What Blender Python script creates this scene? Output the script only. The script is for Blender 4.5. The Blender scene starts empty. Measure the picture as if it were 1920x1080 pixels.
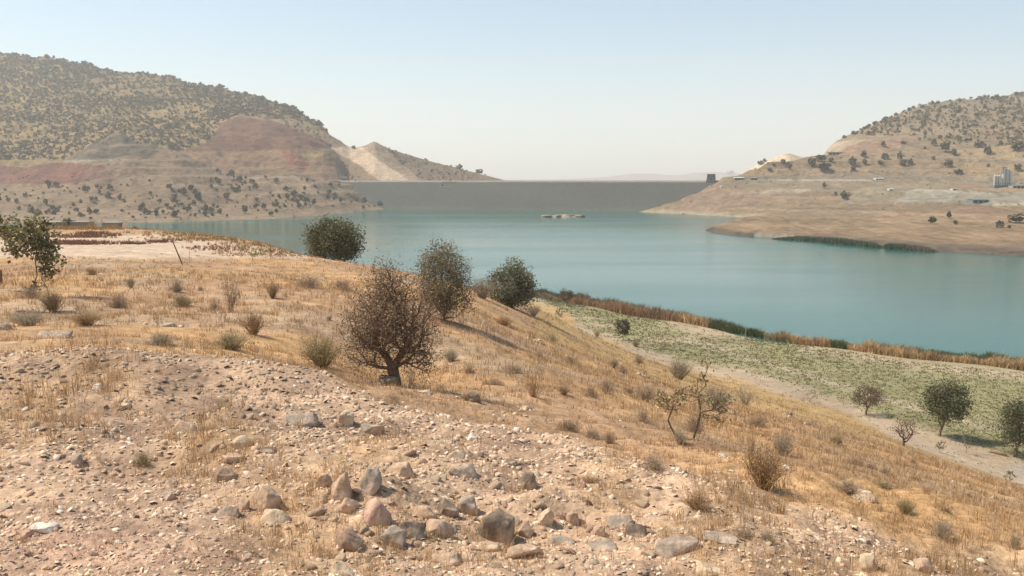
import bpy, bmesh, math, random
import numpy as np
from mathutils import Vector, Matrix, noise as mnoise
from mathutils.bvhtree import BVHTree
random.seed(7); RNG = np.random.default_rng(7)
S = bpy.context.scene; COL = S.collection

# ------------------------------------------------------------------ camera, sky, sun, exposure
FPX, HORIZON, CAMZ = 1700.0, 340.0, 30.0            # focal length in photo pixels, horizon row, eye height over the lake
PITCH = math.atan((540 - HORIZON) / FPX)
cam_d = bpy.data.cameras.new('camera'); cam = bpy.data.objects.new('camera', cam_d); COL.objects.link(cam)
cam_d.sensor_width = 36; cam_d.lens = FPX / 1920 * 36; cam_d.clip_start = 0.1; cam_d.clip_end = 30000
cam.location = (0, 0, CAMZ); cam.rotation_euler = (math.pi / 2 - PITCH, 0, 0)
S.camera = cam
SUN_EL, SUN_AZ = math.radians(54), math.radians(-84)   # azimuth from +Y towards +X
W = bpy.data.worlds.new('World'); S.world = W; W.use_nodes = True
nt = W.node_tree; nt.nodes.clear()
sky = nt.nodes.new('ShaderNodeTexSky'); sky.sky_type = 'NISHITA'; sky.sun_disc = False
sky.sun_elevation = SUN_EL; sky.sun_rotation = SUN_AZ; sky.air_density = 1.0; sky.dust_density = 1.0; sky.ozone_density = 1.0
bg = nt.nodes.new('ShaderNodeBackground'); bg.inputs[1].default_value = 0.132
wo = nt.nodes.new('ShaderNodeOutputWorld')
tint = nt.nodes.new('ShaderNodeMix'); tint.data_type = 'RGBA'; tint.blend_type = 'MULTIPLY'; tint.inputs[0].default_value = 1; tint.inputs[7].default_value = (.93, 1.035, 1.02, 1)   # dusty, slightly cyan summer sky
nt.links.new(sky.outputs[0], tint.inputs[6]); nt.links.new(tint.outputs[2], bg.inputs[0]); nt.links.new(bg.outputs[0], wo.inputs[0])
sd = bpy.data.lights.new('sun', 'SUN'); sun = bpy.data.objects.new('sun', sd); COL.objects.link(sun)
sd.energy = 4.9; sd.angle = math.radians(0.5); sd.color = (1.0, 0.92, 0.79)
sdir = Vector((math.sin(SUN_AZ) * math.cos(SUN_EL), math.cos(SUN_AZ) * math.cos(SUN_EL), math.sin(SUN_EL)))
sun.rotation_euler = sdir.to_track_quat('Z', 'Y').to_euler(); sun.location = (0, 0, 500)
S.view_settings.view_transform = 'Standard'; S.view_settings.look = 'None'
S.view_settings.exposure = 0.27; S.view_settings.gamma = 1.0; S.view_settings.use_curve_mapping = False
HAZE_DENSITY = 0.00017
S.cycles.volume_bounces = 3; S.cycles.max_bounces = 8

# ------------------------------------------------------------------ maths helpers
cP, sP = math.cos(PITCH), math.sin(PITCH)
def uw(px, py):
    """picture point -> (x/y, drop/y) of the sight line through it"""
    a = (np.asarray(px, float) - 960) / FPX; b = -(np.asarray(py, float) - 540) / FPX
    fy = cP + b * sP; fz = b * cP - sP
    return a / fy, -fz / fy
def P(px, py, D):
    u, w = uw(px, py); return np.stack([u * D, np.asarray(D, float) + 0 * u, CAMZ - w * D], -1)
def proj(x, y, z):
    dz = z - CAMZ; f = np.maximum(y * cP - dz * sP, 1e-3); up = y * sP + dz * cP
    return 960 + FPX * x / f, 540 - FPX * up / f
def sstep(a, b, x):
    t = np.clip((x - a) / (b - a), 0, 1); return t * t * (3 - 2 * t)
def _h(i, j, s):
    n = (i * 374761393 + j * 668265263 + s * 1442695041) & 0xFFFFFFFF
    n = ((n ^ (n >> 13)) * 1274126177) & 0xFFFFFFFF
    return ((n ^ (n >> 16)) & 0xFFFF) / 65535.0
def vn(x, y, s=0):
    x = np.asarray(x, float); y = np.asarray(y, float)
    i = np.floor(x).astype(np.int64); j = np.floor(y).astype(np.int64); fx = x - i; fy = y - j
    fx = fx * fx * (3 - 2 * fx); fy = fy * fy * (3 - 2 * fy)
    return (_h(i, j, s) * (1 - fx) + _h(i + 1, j, s) * fx) * (1 - fy) + (_h(i, j + 1, s) * (1 - fx) + _h(i + 1, j + 1, s) * fx) * fy
def fbm(x, y, s=0, o=4, g=0.5):
    r = 0; a = 1; t = 0
    for k in range(o):
        r = r + a * (vn(x * 2**k + 17.3 * k, y * 2**k - 9.1 * k, s + k) * 2 - 1); t += a; a *= g
    return r / t
def inpoly(x, y, poly):
    r = np.zeros(np.shape(x), bool); n = len(poly)
    for k in range(n):
        x0, y0 = poly[k]; x1, y1 = poly[(k + 1) % n]
        if y0 == y1: continue
        r ^= ((y0 > y) != (y1 > y)) & (x < (x1 - x0) * (y - y0) / (y1 - y0) + x0)
    return r
def curve(pts, x): a = np.array(pts, float); return np.interp(x, a[:, 0], a[:, 1])

# ------------------------------------------------------------------ object helpers
def link(o, parent=None, label=None, cat=None, group=None, kind=None):
    COL.objects.link(o)
    if parent: o.parent = parent
    if label: o['label'] = label
    if cat: o['category'] = cat
    if group: o['group'] = group
    if kind: o['kind'] = kind
    return o
def mesh_arr(name, V, faces, mat, cols=None, smooth=False):
    """mesh from numpy: V (n,3); faces = list of (m,k) index arrays; cols (n,3) linear colours"""
    me = bpy.data.meshes.new(name); V = np.asarray(V, np.float32)
    me.vertices.add(len(V)); me.vertices.foreach_set('co', V.ravel())
    tot = sum(f.size for f in faces); nf = sum(len(f) for f in faces)
    me.loops.add(tot); me.loops.foreach_set('vertex_index', np.concatenate([f.ravel() for f in faces]).astype(np.int32))
    sizes = np.concatenate([np.full(len(f), f.shape[1], np.int32) for f in faces])
    me.polygons.add(nf); me.polygons.foreach_set('loop_start', np.concatenate([[0], np.cumsum(sizes)[:-1]]).astype(np.int32))
    me.polygons.foreach_set('loop_total', sizes)
    if smooth: me.polygons.foreach_set('use_smooth', np.ones(nf, bool))
    if cols is not None:
        a = me.color_attributes.new('Col', 'FLOAT_COLOR', 'POINT')
        c = np.ones((len(V), 4), np.float32); c[:, :3] = cols; a.data.foreach_set('color', c.ravel())
    if mat: me.materials.append(mat)
    me.update(calc_edges=True); me.validate()
    return me
def mesh_obj(name, V, faces, mat, cols=None, smooth=False, **k):
    return link(bpy.data.objects.new(name, mesh_arr(name, V, faces, mat, cols, smooth)), **k)
def empty(name, loc, rz=0, **k):
    o = bpy.data.objects.new(name, None); o.location = loc; o.rotation_euler = (0, 0, rz); o.empty_display_size = 0.3
    return link(o, **k)
def grid_faces(nr, nc):
    a = np.arange(nr * nc).reshape(nr, nc)
    return np.stack([a[:-1, :-1], a[:-1, 1:], a[1:, 1:], a[1:, :-1]], -1).reshape(-1, 4)
class MB:
    """small mesh collector: boxes, cylinders"""
    def __init__(s): s.v = []; s.f = []
    def box(s, x0, x1, y0, y1, z0, z1, taper=0.0):
        b = len(s.v); t = taper
        s.v += [(x0, y0, z0), (x1, y0, z0), (x1, y1, z0), (x0, y1, z0),
                (x0 + t, y0 + t, z1), (x1 - t, y0 + t, z1), (x1 - t, y1 - t, z1), (x0 + t, y1 - t, z1)]
        s.f += [tuple(b + i for i in q) for q in ((0, 3, 2, 1), (4, 5, 6, 7), (0, 1, 5, 4), (1, 2, 6, 5), (2, 3, 7, 6), (3, 0, 4, 7))]
        return s
    def cyl(s, c, r, z0, z1, n=16, r1=None):
        b = len(s.v); r1 = r if r1 is None else r1
        for k in range(n):
            a = 2 * math.pi * k / n
            s.v += [(c[0] + r * math.cos(a), c[1] + r * math.sin(a), z0), (c[0] + r1 * math.cos(a), c[1] + r1 * math.sin(a), z1)]
        s.f += [(b + 2 * k, b + 2 * ((k + 1) % n), b + 2 * ((k + 1) % n) + 1, b + 2 * k + 1) for k in range(n)]
        s.f += [tuple(b + 2 * k + 1 for k in range(n)), tuple(b + 2 * k for k in reversed(range(n)))]
        return s
    def build(s, name, mat, bevel=0, **k):
        me = bpy.data.meshes.new(name); me.from_pydata(s.v, [], s.f); me.materials.append(mat)
        if bevel:
            bm = bmesh.new(); bm.from_mesh(me); bmesh.ops.bevel(bm, geom=bm.edges[:], offset=bevel, segments=1, affect='EDGES'); bm.to_mesh(me); bm.free()
        return link(bpy.data.objects.new(name, me), **k)

# ------------------------------------------------------------------ materials
def new_mat(name, rough=0.95, spec=0.1):
    m = bpy.data.materials.new(name); m.use_nodes = True; n = m.node_tree.nodes; b = n['Principled BSDF']
    b.inputs['Roughness'].default_value = rough; b.inputs['Specular IOR Level'].default_value = spec
    return m, m.node_tree, b
def mul_noise(t, col, scale, lo, hi, detail=5, seedoff=0.0, mapping=None):
    """multiply a colour socket by a noise-driven grey"""
    tc = t.nodes.new('ShaderNodeTexCoord'); n = t.nodes.new('ShaderNodeTexNoise'); n.inputs['Scale'].default_value = scale
    n.inputs['Detail'].default_value = detail; n.inputs['Roughness'].default_value = 0.62
    mp = t.nodes.new('ShaderNodeMapping'); mp.inputs['Location'].default_value = (seedoff,) * 3
    if mapping: mp.inputs['Scale'].default_value = mapping
    t.links.new(tc.outputs['Object'], mp.inputs[0]); t.links.new(mp.outputs[0], n.inputs['Vector'])
    r = t.nodes.new('ShaderNodeMapRange'); r.inputs[1].default_value = 0.3; r.inputs[2].default_value = 0.7
    r.inputs[3].default_value = lo; r.inputs[4].default_value = hi; t.links.new(n.outputs[0], r.inputs[0])
    m = t.nodes.new('ShaderNodeMix'); m.data_type = 'RGBA'; m.blend_type = 'MULTIPLY'; m.inputs[0].default_value = 1
    t.links.new(col, m.inputs[6]); t.links.new(r.outputs[0], m.inputs[7])
    return m.outputs[2], n.outputs[0]
def col_mat(name, noises, bump=None, rough=0.95, spec=0.1, base=None, objvar=0.0, transl=0.0):
    """colour attribute (or fixed base) times layers of noise, with bump"""
    m, t, b = new_mat(name, rough, spec)
    if base is None:
        a = t.nodes.new('ShaderNodeAttribute'); a.attribute_name = 'Col'; c = a.outputs['Color']
    else:
        a = t.nodes.new('ShaderNodeRGB'); a.outputs[0].default_value = (*base, 1); c = a.outputs[0]
    if objvar:
        oi = t.nodes.new('ShaderNodeObjectInfo'); r = t.nodes.new('ShaderNodeMapRange')
        r.inputs[3].default_value = 1 - objvar; r.inputs[4].default_value = 1 + objvar; t.links.new(oi.outputs['Random'], r.inputs[0])
        mx = t.nodes.new('ShaderNodeMix'); mx.data_type = 'RGBA'; mx.blend_type = 'MULTIPLY'; mx.inputs[0].default_value = 1
        t.links.new(c, mx.inputs[6]); t.links.new(r.outputs[0], mx.inputs[7]); c = mx.outputs[2]
    h = None
    for k, (sc, lo, hi) in enumerate(noises): c, h = mul_noise(t, c, sc, lo, hi, seedoff=k * 3.7)
    t.links.new(c, b.inputs['Base Color'])
    if bump:
        sc, st, di = bump
        tc = t.nodes.new('ShaderNodeTexCoord'); n = t.nodes.new('ShaderNodeTexNoise'); n.inputs['Scale'].default_value = sc; n.inputs['Detail'].default_value = 8
        t.links.new(tc.outputs['Object'], n.inputs['Vector'])
        bp = t.nodes.new('ShaderNodeBump'); bp.inputs['Strength'].default_value = st; bp.inputs['Distance'].default_value = di
        t.links.new(n.outputs[0], bp.inputs['Height']); t.links.new(bp.outputs[0], b.inputs['Normal'])
    if transl:
        tr = t.nodes.new('ShaderNodeBsdfTranslucent'); t.links.new(c, tr.inputs[0]); mx = t.nodes.new('ShaderNodeMixShader')
        mx.inputs[0].default_value = transl; out = t.nodes['Material Output']
        t.links.new(b.outputs[0], mx.inputs[1]); t.links.new(tr.outputs[0], mx.inputs[2]); t.links.new(mx.outputs[0], out.inputs[0])
    return m
M = {}
M['near'] = col_mat('near_ground_soil', [(0.35, .85, 1.15), (2.2, .75, 1.25), (14.0, .68, 1.3)], bump=(22, .7, .03))
M['far'] = col_mat('hillside_soil', [(0.012, .85, 1.15), (0.06, .78, 1.2), (0.25, .7, 1.28)], bump=(0.12, .9, 3.0))
M['dam'] = col_mat('riprap', [(0.02, .95, 1.05), (0.25, .9, 1.1), (1.3, .7, 1.3)], bump=(1.2, .9, .8))
M['stone'] = col_mat('stone_chips', [(30, .85, 1.15)], rough=.9)
M['grass'] = col_mat('dry_grass', [(1.0, .9, 1.1)], rough=.8, transl=.25)
M['leaf'] = col_mat('leaves', [(1.5, .8, 1.2)], rough=.7, transl=.2)
M['farleaf'] = col_mat('distant_leaves', [(0.2, .8, 1.2)], rough=.9, transl=.1)
M['bark'] = col_mat('bark', [(9, .7, 1.3)], base=(.20, .14, .10), bump=(40, .6, .01))
M['twig'] = col_mat('dry_twigs', [(5, .75, 1.25)], base=(.17, .11, .08))
def rockmat(name, base, base2=None):
    m, t, b = new_mat(name, .92, .15)
    a = t.nodes.new('ShaderNodeRGB'); a.outputs[0].default_value = (*base, 1); c = a.outputs[0]
    tc = t.nodes.new('ShaderNodeTexCoord')
    if base2:
        n = t.nodes.new('ShaderNodeTexNoise'); n.inputs['Scale'].default_value = 9; n.inputs['Detail'].default_value = 6; t.links.new(tc.outputs['Object'], n.inputs['Vector'])
        r = t.nodes.new('ShaderNodeMapRange'); r.inputs[1].default_value = .45; r.inputs[2].default_value = .6; t.links.new(n.outputs[0], r.inputs[0])
        mx = t.nodes.new('ShaderNodeMix'); mx.data_type = 'RGBA'; t.links.new(r.outputs[0], mx.inputs[0]); t.links.new(c, mx.inputs[6]); mx.inputs[7].default_value = (*base2, 1); c = mx.outputs[2]
    c, _ = mul_noise(t, c, 6, .8, 1.2); c, _ = mul_noise(t, c, 45, .8, 1.18, seedoff=5)
    t.links.new(c, b.inputs['Base Color'])
    n = t.nodes.new('ShaderNodeTexNoise'); n.inputs['Scale'].default_value = 30; n.inputs['Detail'].default_value = 8; t.links.new(tc.outputs['Object'], n.inputs['Vector'])
    bp = t.nodes.new('ShaderNodeBump'); bp.inputs['Strength'].default_value = .7; bp.inputs['Distance'].default_value = .012
    t.links.new(n.outputs[0], bp.inputs['Height']); t.links.new(bp.outputs[0], b.inputs['Normal'])
    return m
RM = {'tan': rockmat('tan_rock', (.46, .31, .205), (.56, .40, .275)), 'grey': rockmat('grey_rock', (.35, .275, .205), (.48, .36, .26)),
      'cream': rockmat('cream_rock', (.54, .40, .26), (.60, .46, .32)), 'brown': rockmat('brown_rock', (.29, .19, .13), (.36, .25, .17)),
      'pink': rockmat('pinkish_rock', (.48, .30, .215), (.56, .39, .28)), 'dark': rockmat('dark_lichened_rock', (.19, .14, .10), (.38, .285, .20)),
      'white': rockmat('white_rock', (.66, .56, .45), (.72, .62, .5))}

# ------------------------------------------------------------------ near terrain: thin-plate surface through surveyed points
CP = []
def colpts(px, rows): CP.extend((px, py, D) for py, D in rows)
colpts(-700, [(1080, 3.9), (800, 8), (650, 13), (560, 30), (480, 65), (430, 120), (470, 170), (520, 260)])
colpts(0, [(1080, 3.8), (900, 5.7), (780, 8), (700, 10.5), (652, 12.8), (600, 22), (550, 32), (500, 48), (470, 65), (440, 100), (427, 125), (455, 170), (525, 260)])
colpts(250, [(1080, 3.8), (900, 5.7), (780, 8.0), (710, 10.2), (672, 12.2), (600, 23), (550, 33), (500, 48), (470, 65), (440, 100), (429, 120), (460, 170), (525, 260)])
colpts(480, [(1080, 3.8), (900, 5.7), (800, 7.6), (720, 10.3), (690, 12), (660, 16.5), (600, 25), (550, 34), (500, 55), (470, 80), (453, 105), (480, 150), (530, 260)])
colpts(620, [(1080, 3.8), (900, 5.7), (800, 7.8), (722, 11), (690, 17), (620, 24), (560, 36), (510, 55), (487, 75), (500, 110), (535, 240)])
colpts(730, [(1080, 3.8), (900, 5.8), (800, 7.9), (745, 10.3), (716, 20), (650, 24.5), (600, 30), (550, 42), (512, 65), (530, 100), (545, 230)])
colpts(850, [(1080, 3.85), (900, 5.9), (820, 7.9), (765, 10.1), (700, 20), (640, 26.5), (600, 33), (560, 48), (530, 75), (545, 120), (552, 220)])
colpts(960, [(1080, 3.9), (900, 6), (830, 8), (783, 10), (700, 20), (640, 35), (572, 75), (560, 95), (575, 140), (558, 225), (545, 248), (552, 300)])
colpts(1120, [(1080, 3.95), (920, 5.8), (850, 8), (815, 10), (740, 20), (690, 38), (655, 70), (640, 110), (630, 165), (600, 190), (575, 212), (582, 240)])
colpts(1280, [(1080, 4), (950, 5.5), (870, 8), (840, 10), (800, 17), (760, 28), (720, 55), (700, 90), (685, 132), (650, 152), (620, 175), (598, 197), (604, 222)])
colpts(1600, [(1080, 4.2), (1000, 5.2), (930, 7.5), (885, 12), (858, 20), (825, 40), (797, 70), (777, 105), (740, 115), (700, 130), (670, 148), (648, 164), (654, 185)])
colpts(1900, [(1080, 5), (1000, 7.5), (960, 12), (930, 25), (913, 50), (893, 82), (850, 90), (780, 106), (720, 127), (690, 142), (667, 154), (675, 175)])
colpts(2500, [(1150, 5.5), (1080, 12), (1060, 25), (1030, 60), (930, 78), (850, 90), (760, 110), (725, 130), (720, 150)])
CP = np.array(CP); cu, cw = uw(CP[:, 0], CP[:, 1]); cv = np.log(CP[:, 2]); US = 2.2
def _U(r2): return 0.5 * r2 * np.log(r2 + 1e-12)
_X = np.stack([cu * US, cv], 1); _n = len(_X)
_K = _U(((_X[:, None] - _X[None]) ** 2).sum(-1)) + np.eye(_n) * 0.002
_Pm = np.concatenate([np.ones((_n, 1)), _X], 1)
_A = np.block([[_K, _Pm], [_Pm.T, np.zeros((3, 3))]])
_sol = np.linalg.solve(_A, np.concatenate([cw, np.zeros(3)]))
def G0(x, y):
    """smooth ground height at x, y"""
    x = np.atleast_1d(np.asarray(x, float)); y = np.atleast_1d(np.asarray(y, float)); sh = x.shape
    x = x.ravel(); y = y.ravel(); ye = np.maximum(y, 3.4)
    u = np.clip(x / np.where(y < 3.4, 3.4 + (3.4 - y), y), -.85, .9); v = np.log(np.minimum(ye, 300)); out = np.empty(len(x))
    for a in range(0, len(x), 60000):
        q = np.stack([u[a:a + 60000] * US, v[a:a + 60000]], 1)
        k = _U(((q[:, None] - _X[None]) ** 2).sum(-1))
        out[a:a + 60000] = k @ _sol[:_n] + _sol[_n] + q @ _sol[_n + 1:]
    return (CAMZ - out * ye).reshape(sh)
def rough(x, y):
    d = np.hypot(x, y)
    near = 1 - sstep(9, 16, d)
    r = 0.20 * fbm(x * .75, y * .75, 3, 3) * near + 0.07 * fbm(x * 2.4, y * 3.1, 5, 3) * near + .014 * fbm(x * 11, y * 11, 8, 2) * near
    mid = sstep(9, 16, d) * (1 - sstep(70, 130, d))
    r = r + mid * (0.16 * fbm(x * .33, y * .33, 11, 3) + .06 * fbm(x * 1.4, y * 1.4, 12, 3))
    fr = sstep(70, 130, d)
    return r + fr * 0.12 * fbm(x * .09, y * .09, 21, 3)
# shallow hollow between the foreground stones, mound hummocks
HOL = [(560, 985, .34, -.13), (960, 985, .34, -.10), (300, 880, .5, -.12), (440, 830, .5, .08), (230, 770, 1.0, -.14), (60, 700, 1.2, .16), (330, 700, 1.3, .16), (520, 745, 1.0, .10), (790, 870, .35, .09), (1130, 960, .4, -.08), (1000, 830, .8, .10)]
def G(x, y):
    z = G0(x, y) + rough(np.atleast_1d(x), np.atleast_1d(y))
    for hx, hy, r, a in HOLW: z = z + a * np.exp(-((x - hx) ** 2 + (y - hy) ** 2) / (r * r))
    return z
def hit_smooth(px, py):
    u, w = uw(px, py); D = np.exp(np.linspace(math.log(2.6), math.log(290), 900)); z = CAMZ - w * D; g = G0(u * D, D)
    k = np.nonzero(z < g)[0]
    return (float(u * D[k[0]]), float(D[k[0]])) if len(k) else None
HOLW = []
for px, py, r, a in HOL:
    p = hit_smooth(px, py)
    if p: HOLW.append((p[0], p[1], r, a))
NU, NV = 440, 620
us = np.concatenate([np.linspace(-1.5, -.66, 25)[:-1], np.linspace(-.66, .68, NU), np.linspace(.68, 1.6, 25)[1:]])
ys = np.concatenate([[-60, -30, -12, -4, 0, 1.2, 2.2], np.exp(np.linspace(math.log(2.8), math.log(300), NV))])
UU, YY = np.meshgrid(us, ys); XX = np.where(YY < 3.4, UU * (3.4 + (3.4 - YY)), UU * YY)
ZZ = G(XX, YY).reshape(XX.shape)

# colours of the near ground by what grows or lies there
GRAVEL_TOP = [(-900, 640), (0, 652), (130, 655), (300, 680), (420, 690), (480, 697), (600, 722), (740, 757), (870, 770), (1000, 790), (1080, 820), (1170, 850), (1250, 880), (1380, 895), (1480, 930), (1600, 960), (1750, 1010), (1920, 1060), (2600, 1200)]
TOE = [(900, 545), (1000, 562), (1100, 622), (1200, 662), (1280, 690), (1400, 712), (1500, 745), (1600, 785), (1700, 835), (1800, 870), (1920, 915), (2600, 1040)]
SHORE_BASE = [(950, 546), (1010, 553), (1150, 585), (1270, 605), (1350, 616), (1450, 633), (1590, 657), (1700, 674), (1920, 697), (2500, 745)]
def gmask(x, y):
    """gravel, grass and meadow shares of the near ground"""
    z = G0(x, y); px, py = proj(x, y, z)
    j = 26 * fbm(x * .8, y * .8, 31, 3); d = py - curve(GRAVEL_TOP, px) + j
    mound = sstep(-10, 16, d) * (y < 17)
    mead = (y > 60) * sstep(-4, 6, curve(TOE, px) - py + 20 * fbm(x * .06, y * .06, 33, 4)) * (px > 930) * (x > 0)
    pat = np.zeros_like(px)
    for cx, cy, rx, ry in ((560, 1010, 120, 110), (400, 850, 90, 70), (60, 780, 120, 60), (170, 730, 90, 40), (1420, 940, 130, 60), (1330, 1010, 110, 50), (1740, 1060, 200, 90), (1500, 1060, 120, 60), (820, 1000, 180, 50), (1150, 920, 60, 50), (700, 860, 100, 40)):
        pat = np.maximum(pat, np.exp(-((px - cx) / rx) ** 2 - ((py - cy) / ry) ** 2))
    pat = np.clip(pat * (0.9 + .7 * fbm(x * 2.2, y * 2.2, 35, 3)), 0, 1)
    plat = sstep(0, 8, 488 + 4 * fbm(x * .1, y * .1, 44) - py) * (px < 580) * (y > 35) * sstep(0, 10, py - (434 + np.clip((px - 330) * .16, 0, 60)))
    return px, py, mound, mead, pat, plat
def green_share(x, y, px, py):
    wd = curve([(1000, 2), (1150, 6), (1300, 12), (1500, 18), (1650, 34), (1800, 42), (1920, 50)], px)
    up = curve(TOE, px) - py + 9 * fbm(x * .1, y * .1, 62, 4)
    return sstep(-.35, .3, fbm(x * .05 + 3, y * .05, 61, 5) + .25) * sstep(wd - 8, wd + 14, up)
def near_cols(x, y):
    px, py, mound, mead, pat, plat = gmask(x, y)
    lf = fbm(x * .5, y * .5, 51, 4)[..., None]
    gravel = np.array([.47, .315, .205]) * (1 + .12 * lf); earth = np.array([.27, .175, .12])
    dk = sstep(.0, .5, fbm(x * 1.3, y * 1.3, 53, 4) + .55 * np.exp(-((px - 300) / 260) ** 2 - ((py - 730) / 70) ** 2))[..., None]
    gravel = gravel * (1 - .75 * dk) + earth * .75 * dk
    red = np.clip(np.exp(-((px - 150) / 260) ** 2 - ((py - 1060) / 60) ** 2) * .7, 0, 1)[..., None]
    gravel = gravel * (1 - .35 * red) + np.array([.40, .20, .16]) * .35 * red
    straw = np.array([.52, .31, .145]); straw2 = np.array([.45, .275, .155])
    s = sstep(-.3, .35, fbm(x * .16, y * .16, 55, 4))[..., None]; grass = straw * s + straw2 * (1 - s)
    # orange grass at the foot of the slope, greyer scrubby ground in the middle
    foot = (sstep(35, 60, y) * (px > 1000))[..., None]; grass = grass * (1 - foot) + np.array([.48, .31, .14]) * foot
    pp = sstep(.05, .35, fbm(x * .28, y * .28, 57, 3))[..., None] * (1 - foot) * .7
    grass = grass * (1 - pp) + np.array([.42, .30, .195]) * pp
    grass = grass * (.86 + .26 * fbm(x * .9, y * .9, 58, 4) + .10 * fbm(x * .2, y * .2, 59, 3))[..., None]
    c = grass * (1 - mound[..., None]) + gravel * mound[..., None]
    pm = (pat * mound)[..., None] * .6; c = c * (1 - pm) + np.array([.38, .24, .12]) * pm
    c = c * (1 - plat[..., None]) + np.array([.50, .37, .26]) * plat[..., None]
    # meadow: dry soil with green plants, bare strip at its foot and along the reeds
    g = green_share(x, y, px, py)[..., None]
    me = np.array([.40, .30, .20]) * (1 - g) + np.array([.255, .225, .115]) * g; me = me * (1 + .18 * fbm(x * .25, y * .12, 63, 4))[..., None]
    edge = (np.exp(-((py - curve(SHORE_BASE, px) - 8) / 9) ** 2) * (px > 1500))[..., None] * .7; me = me * (1 - edge) + np.array([.47, .35, .24]) * edge
    track = (sstep(8, 0, np.abs(py - curve([(1300, 640), (1500, 700), (1700, 760), (1850, 800), (1920, 812)], px)) - 2 * fbm(x * .2, y * .2, 5)) * (px > 1250))[..., None] * .7
    me = me * (1 - track) + np.array([.43, .335, .24]) * track
    gt = (sstep(30, -12, np.hypot((px - 1925) / 2.2, py - 882)) * (px > 1750))[..., None]; me = me * (1 - gt) + np.array([.30, .27, .235]) * gt
    c = c * (1 - mead[..., None]) + me * mead[..., None]
    return c
VN = np.stack([XX, YY, ZZ], -1).reshape(-1, 3)
ncols = near_cols(XX, YY).reshape(-1, 3)
FN = grid_faces(*XX.shape)
ground = mesh_obj('ground', VN, [FN], M['near'], ncols, True, kind='structure')
BV_NEAR = BVHTree.FromPolygons(VN.tolist(), FN.tolist())
def ray(px, py):
    u, w = uw(px, py); return Vector((float(u), 1.0, -float(w))).normalized()
def hit_near(px, py):
    r = BV_NEAR.ray_cast(Vector((0, 0, CAMZ)), ray(px, py), 400); return r[0]

# ------------------------------------------------------------------ far terrain: lofted hillsides
FARSURF = []
def shoreD(py): return 30.0 / uw(960, py)[1]
def loft(name, pxr, step, curves, subs, colfn, amp=3.0, tone=(.60, .54, .46), terr=0.0, nsc=.012, gully=0.0, blur=3, seed=100):
    pxs = np.arange(pxr[0], pxr[1] + step, step, dtype=float); rows_w = []; rows_d = []
    C = []
    for c in curves:
        a = np.array(c, float); py = np.interp(pxs, a[:, 0], a[:, 1]); D = np.interp(pxs, a[:, 0], a[:, 2])
        u, w = uw(pxs, py); C.append((u, w, np.log(D)))
    for k in range(len(C) - 1):
        n = subs[k]
        for t in np.linspace(0, 1, n, endpoint=(k == len(C) - 2)):
            rows_w.append(C[k][1] * (1 - t) + C[k + 1][1] * t); rows_d.append(C[k][2] * (1 - t) + C[k + 1][2] * t)
    w = np.array(rows_w); lD = np.array(rows_d); u = np.tile(C[0][0], (len(w), 1))
    for _ in range(blur):
        w[1:-1] = (w[:-2] + 2 * w[1:-1] + w[2:]) / 4; lD[1:-1] = (lD[:-2] + 2 * lD[1:-1] + lD[2:]) / 4
        w[:, 1:-1] = (w[:, :-2] + 2 * w[:, 1:-1] + w[:, 2:]) / 4
    D = np.exp(lD); X = u * D; Y = D; Z = CAMZ - w * D
    f = sstep(0, 14, Z)
    Z = Z + f * amp * fbm(X * nsc, Y * nsc, seed, 5) + f * .25 * amp * fbm(X * nsc * 9, Y * nsc * 9, seed + 9, 3)
    if terr: per = 9 + 3 * fbm(X * .004, Y * .004, seed + 31, 2); Z = Z - f * terr * per / 6.283 * np.sin(6.283 * Z / per)
    if gully: Z = Z - f * gully * np.abs(fbm(X * .02, Y * .006, seed + 20, 3))
    px, py = proj(X, Y, Z)
    cols = colfn(px, py, X, Y, Z) * np.array(tone)
    V = np.stack([X, Y, Z], -1).reshape(-1, 3); F = grid_faces(*X.shape)
    o = mesh_obj(name, V, [F], M['far'], cols.reshape(-1, 3), True, kind='structure')
    FARSURF.append(dict(name=name, X=X, Y=Y, Z=Z, px=px, py=py, bvh=BVHTree.FromPolygons(V.tolist(), F.tolist())))
    return o
def paint(c, px, py, X, Y, poly, col, jit=4.0, k=1.0, s=0):
    m = inpoly(px + jit * fbm(X * .03, Y * .03, 71 + s, 4), py + jit * .7 * fbm(X * .03 + 9, Y * .03, 73 + s, 4), poly)[..., None] * k
    return c * (1 - m) + np.array(col) * m
def strata(c, X, Y, Z, k=.12, sc=.35):
    return c * (1 + k * fbm(Z * sc + .004 * X, X * .004, 81, 3)[..., None])

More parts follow.
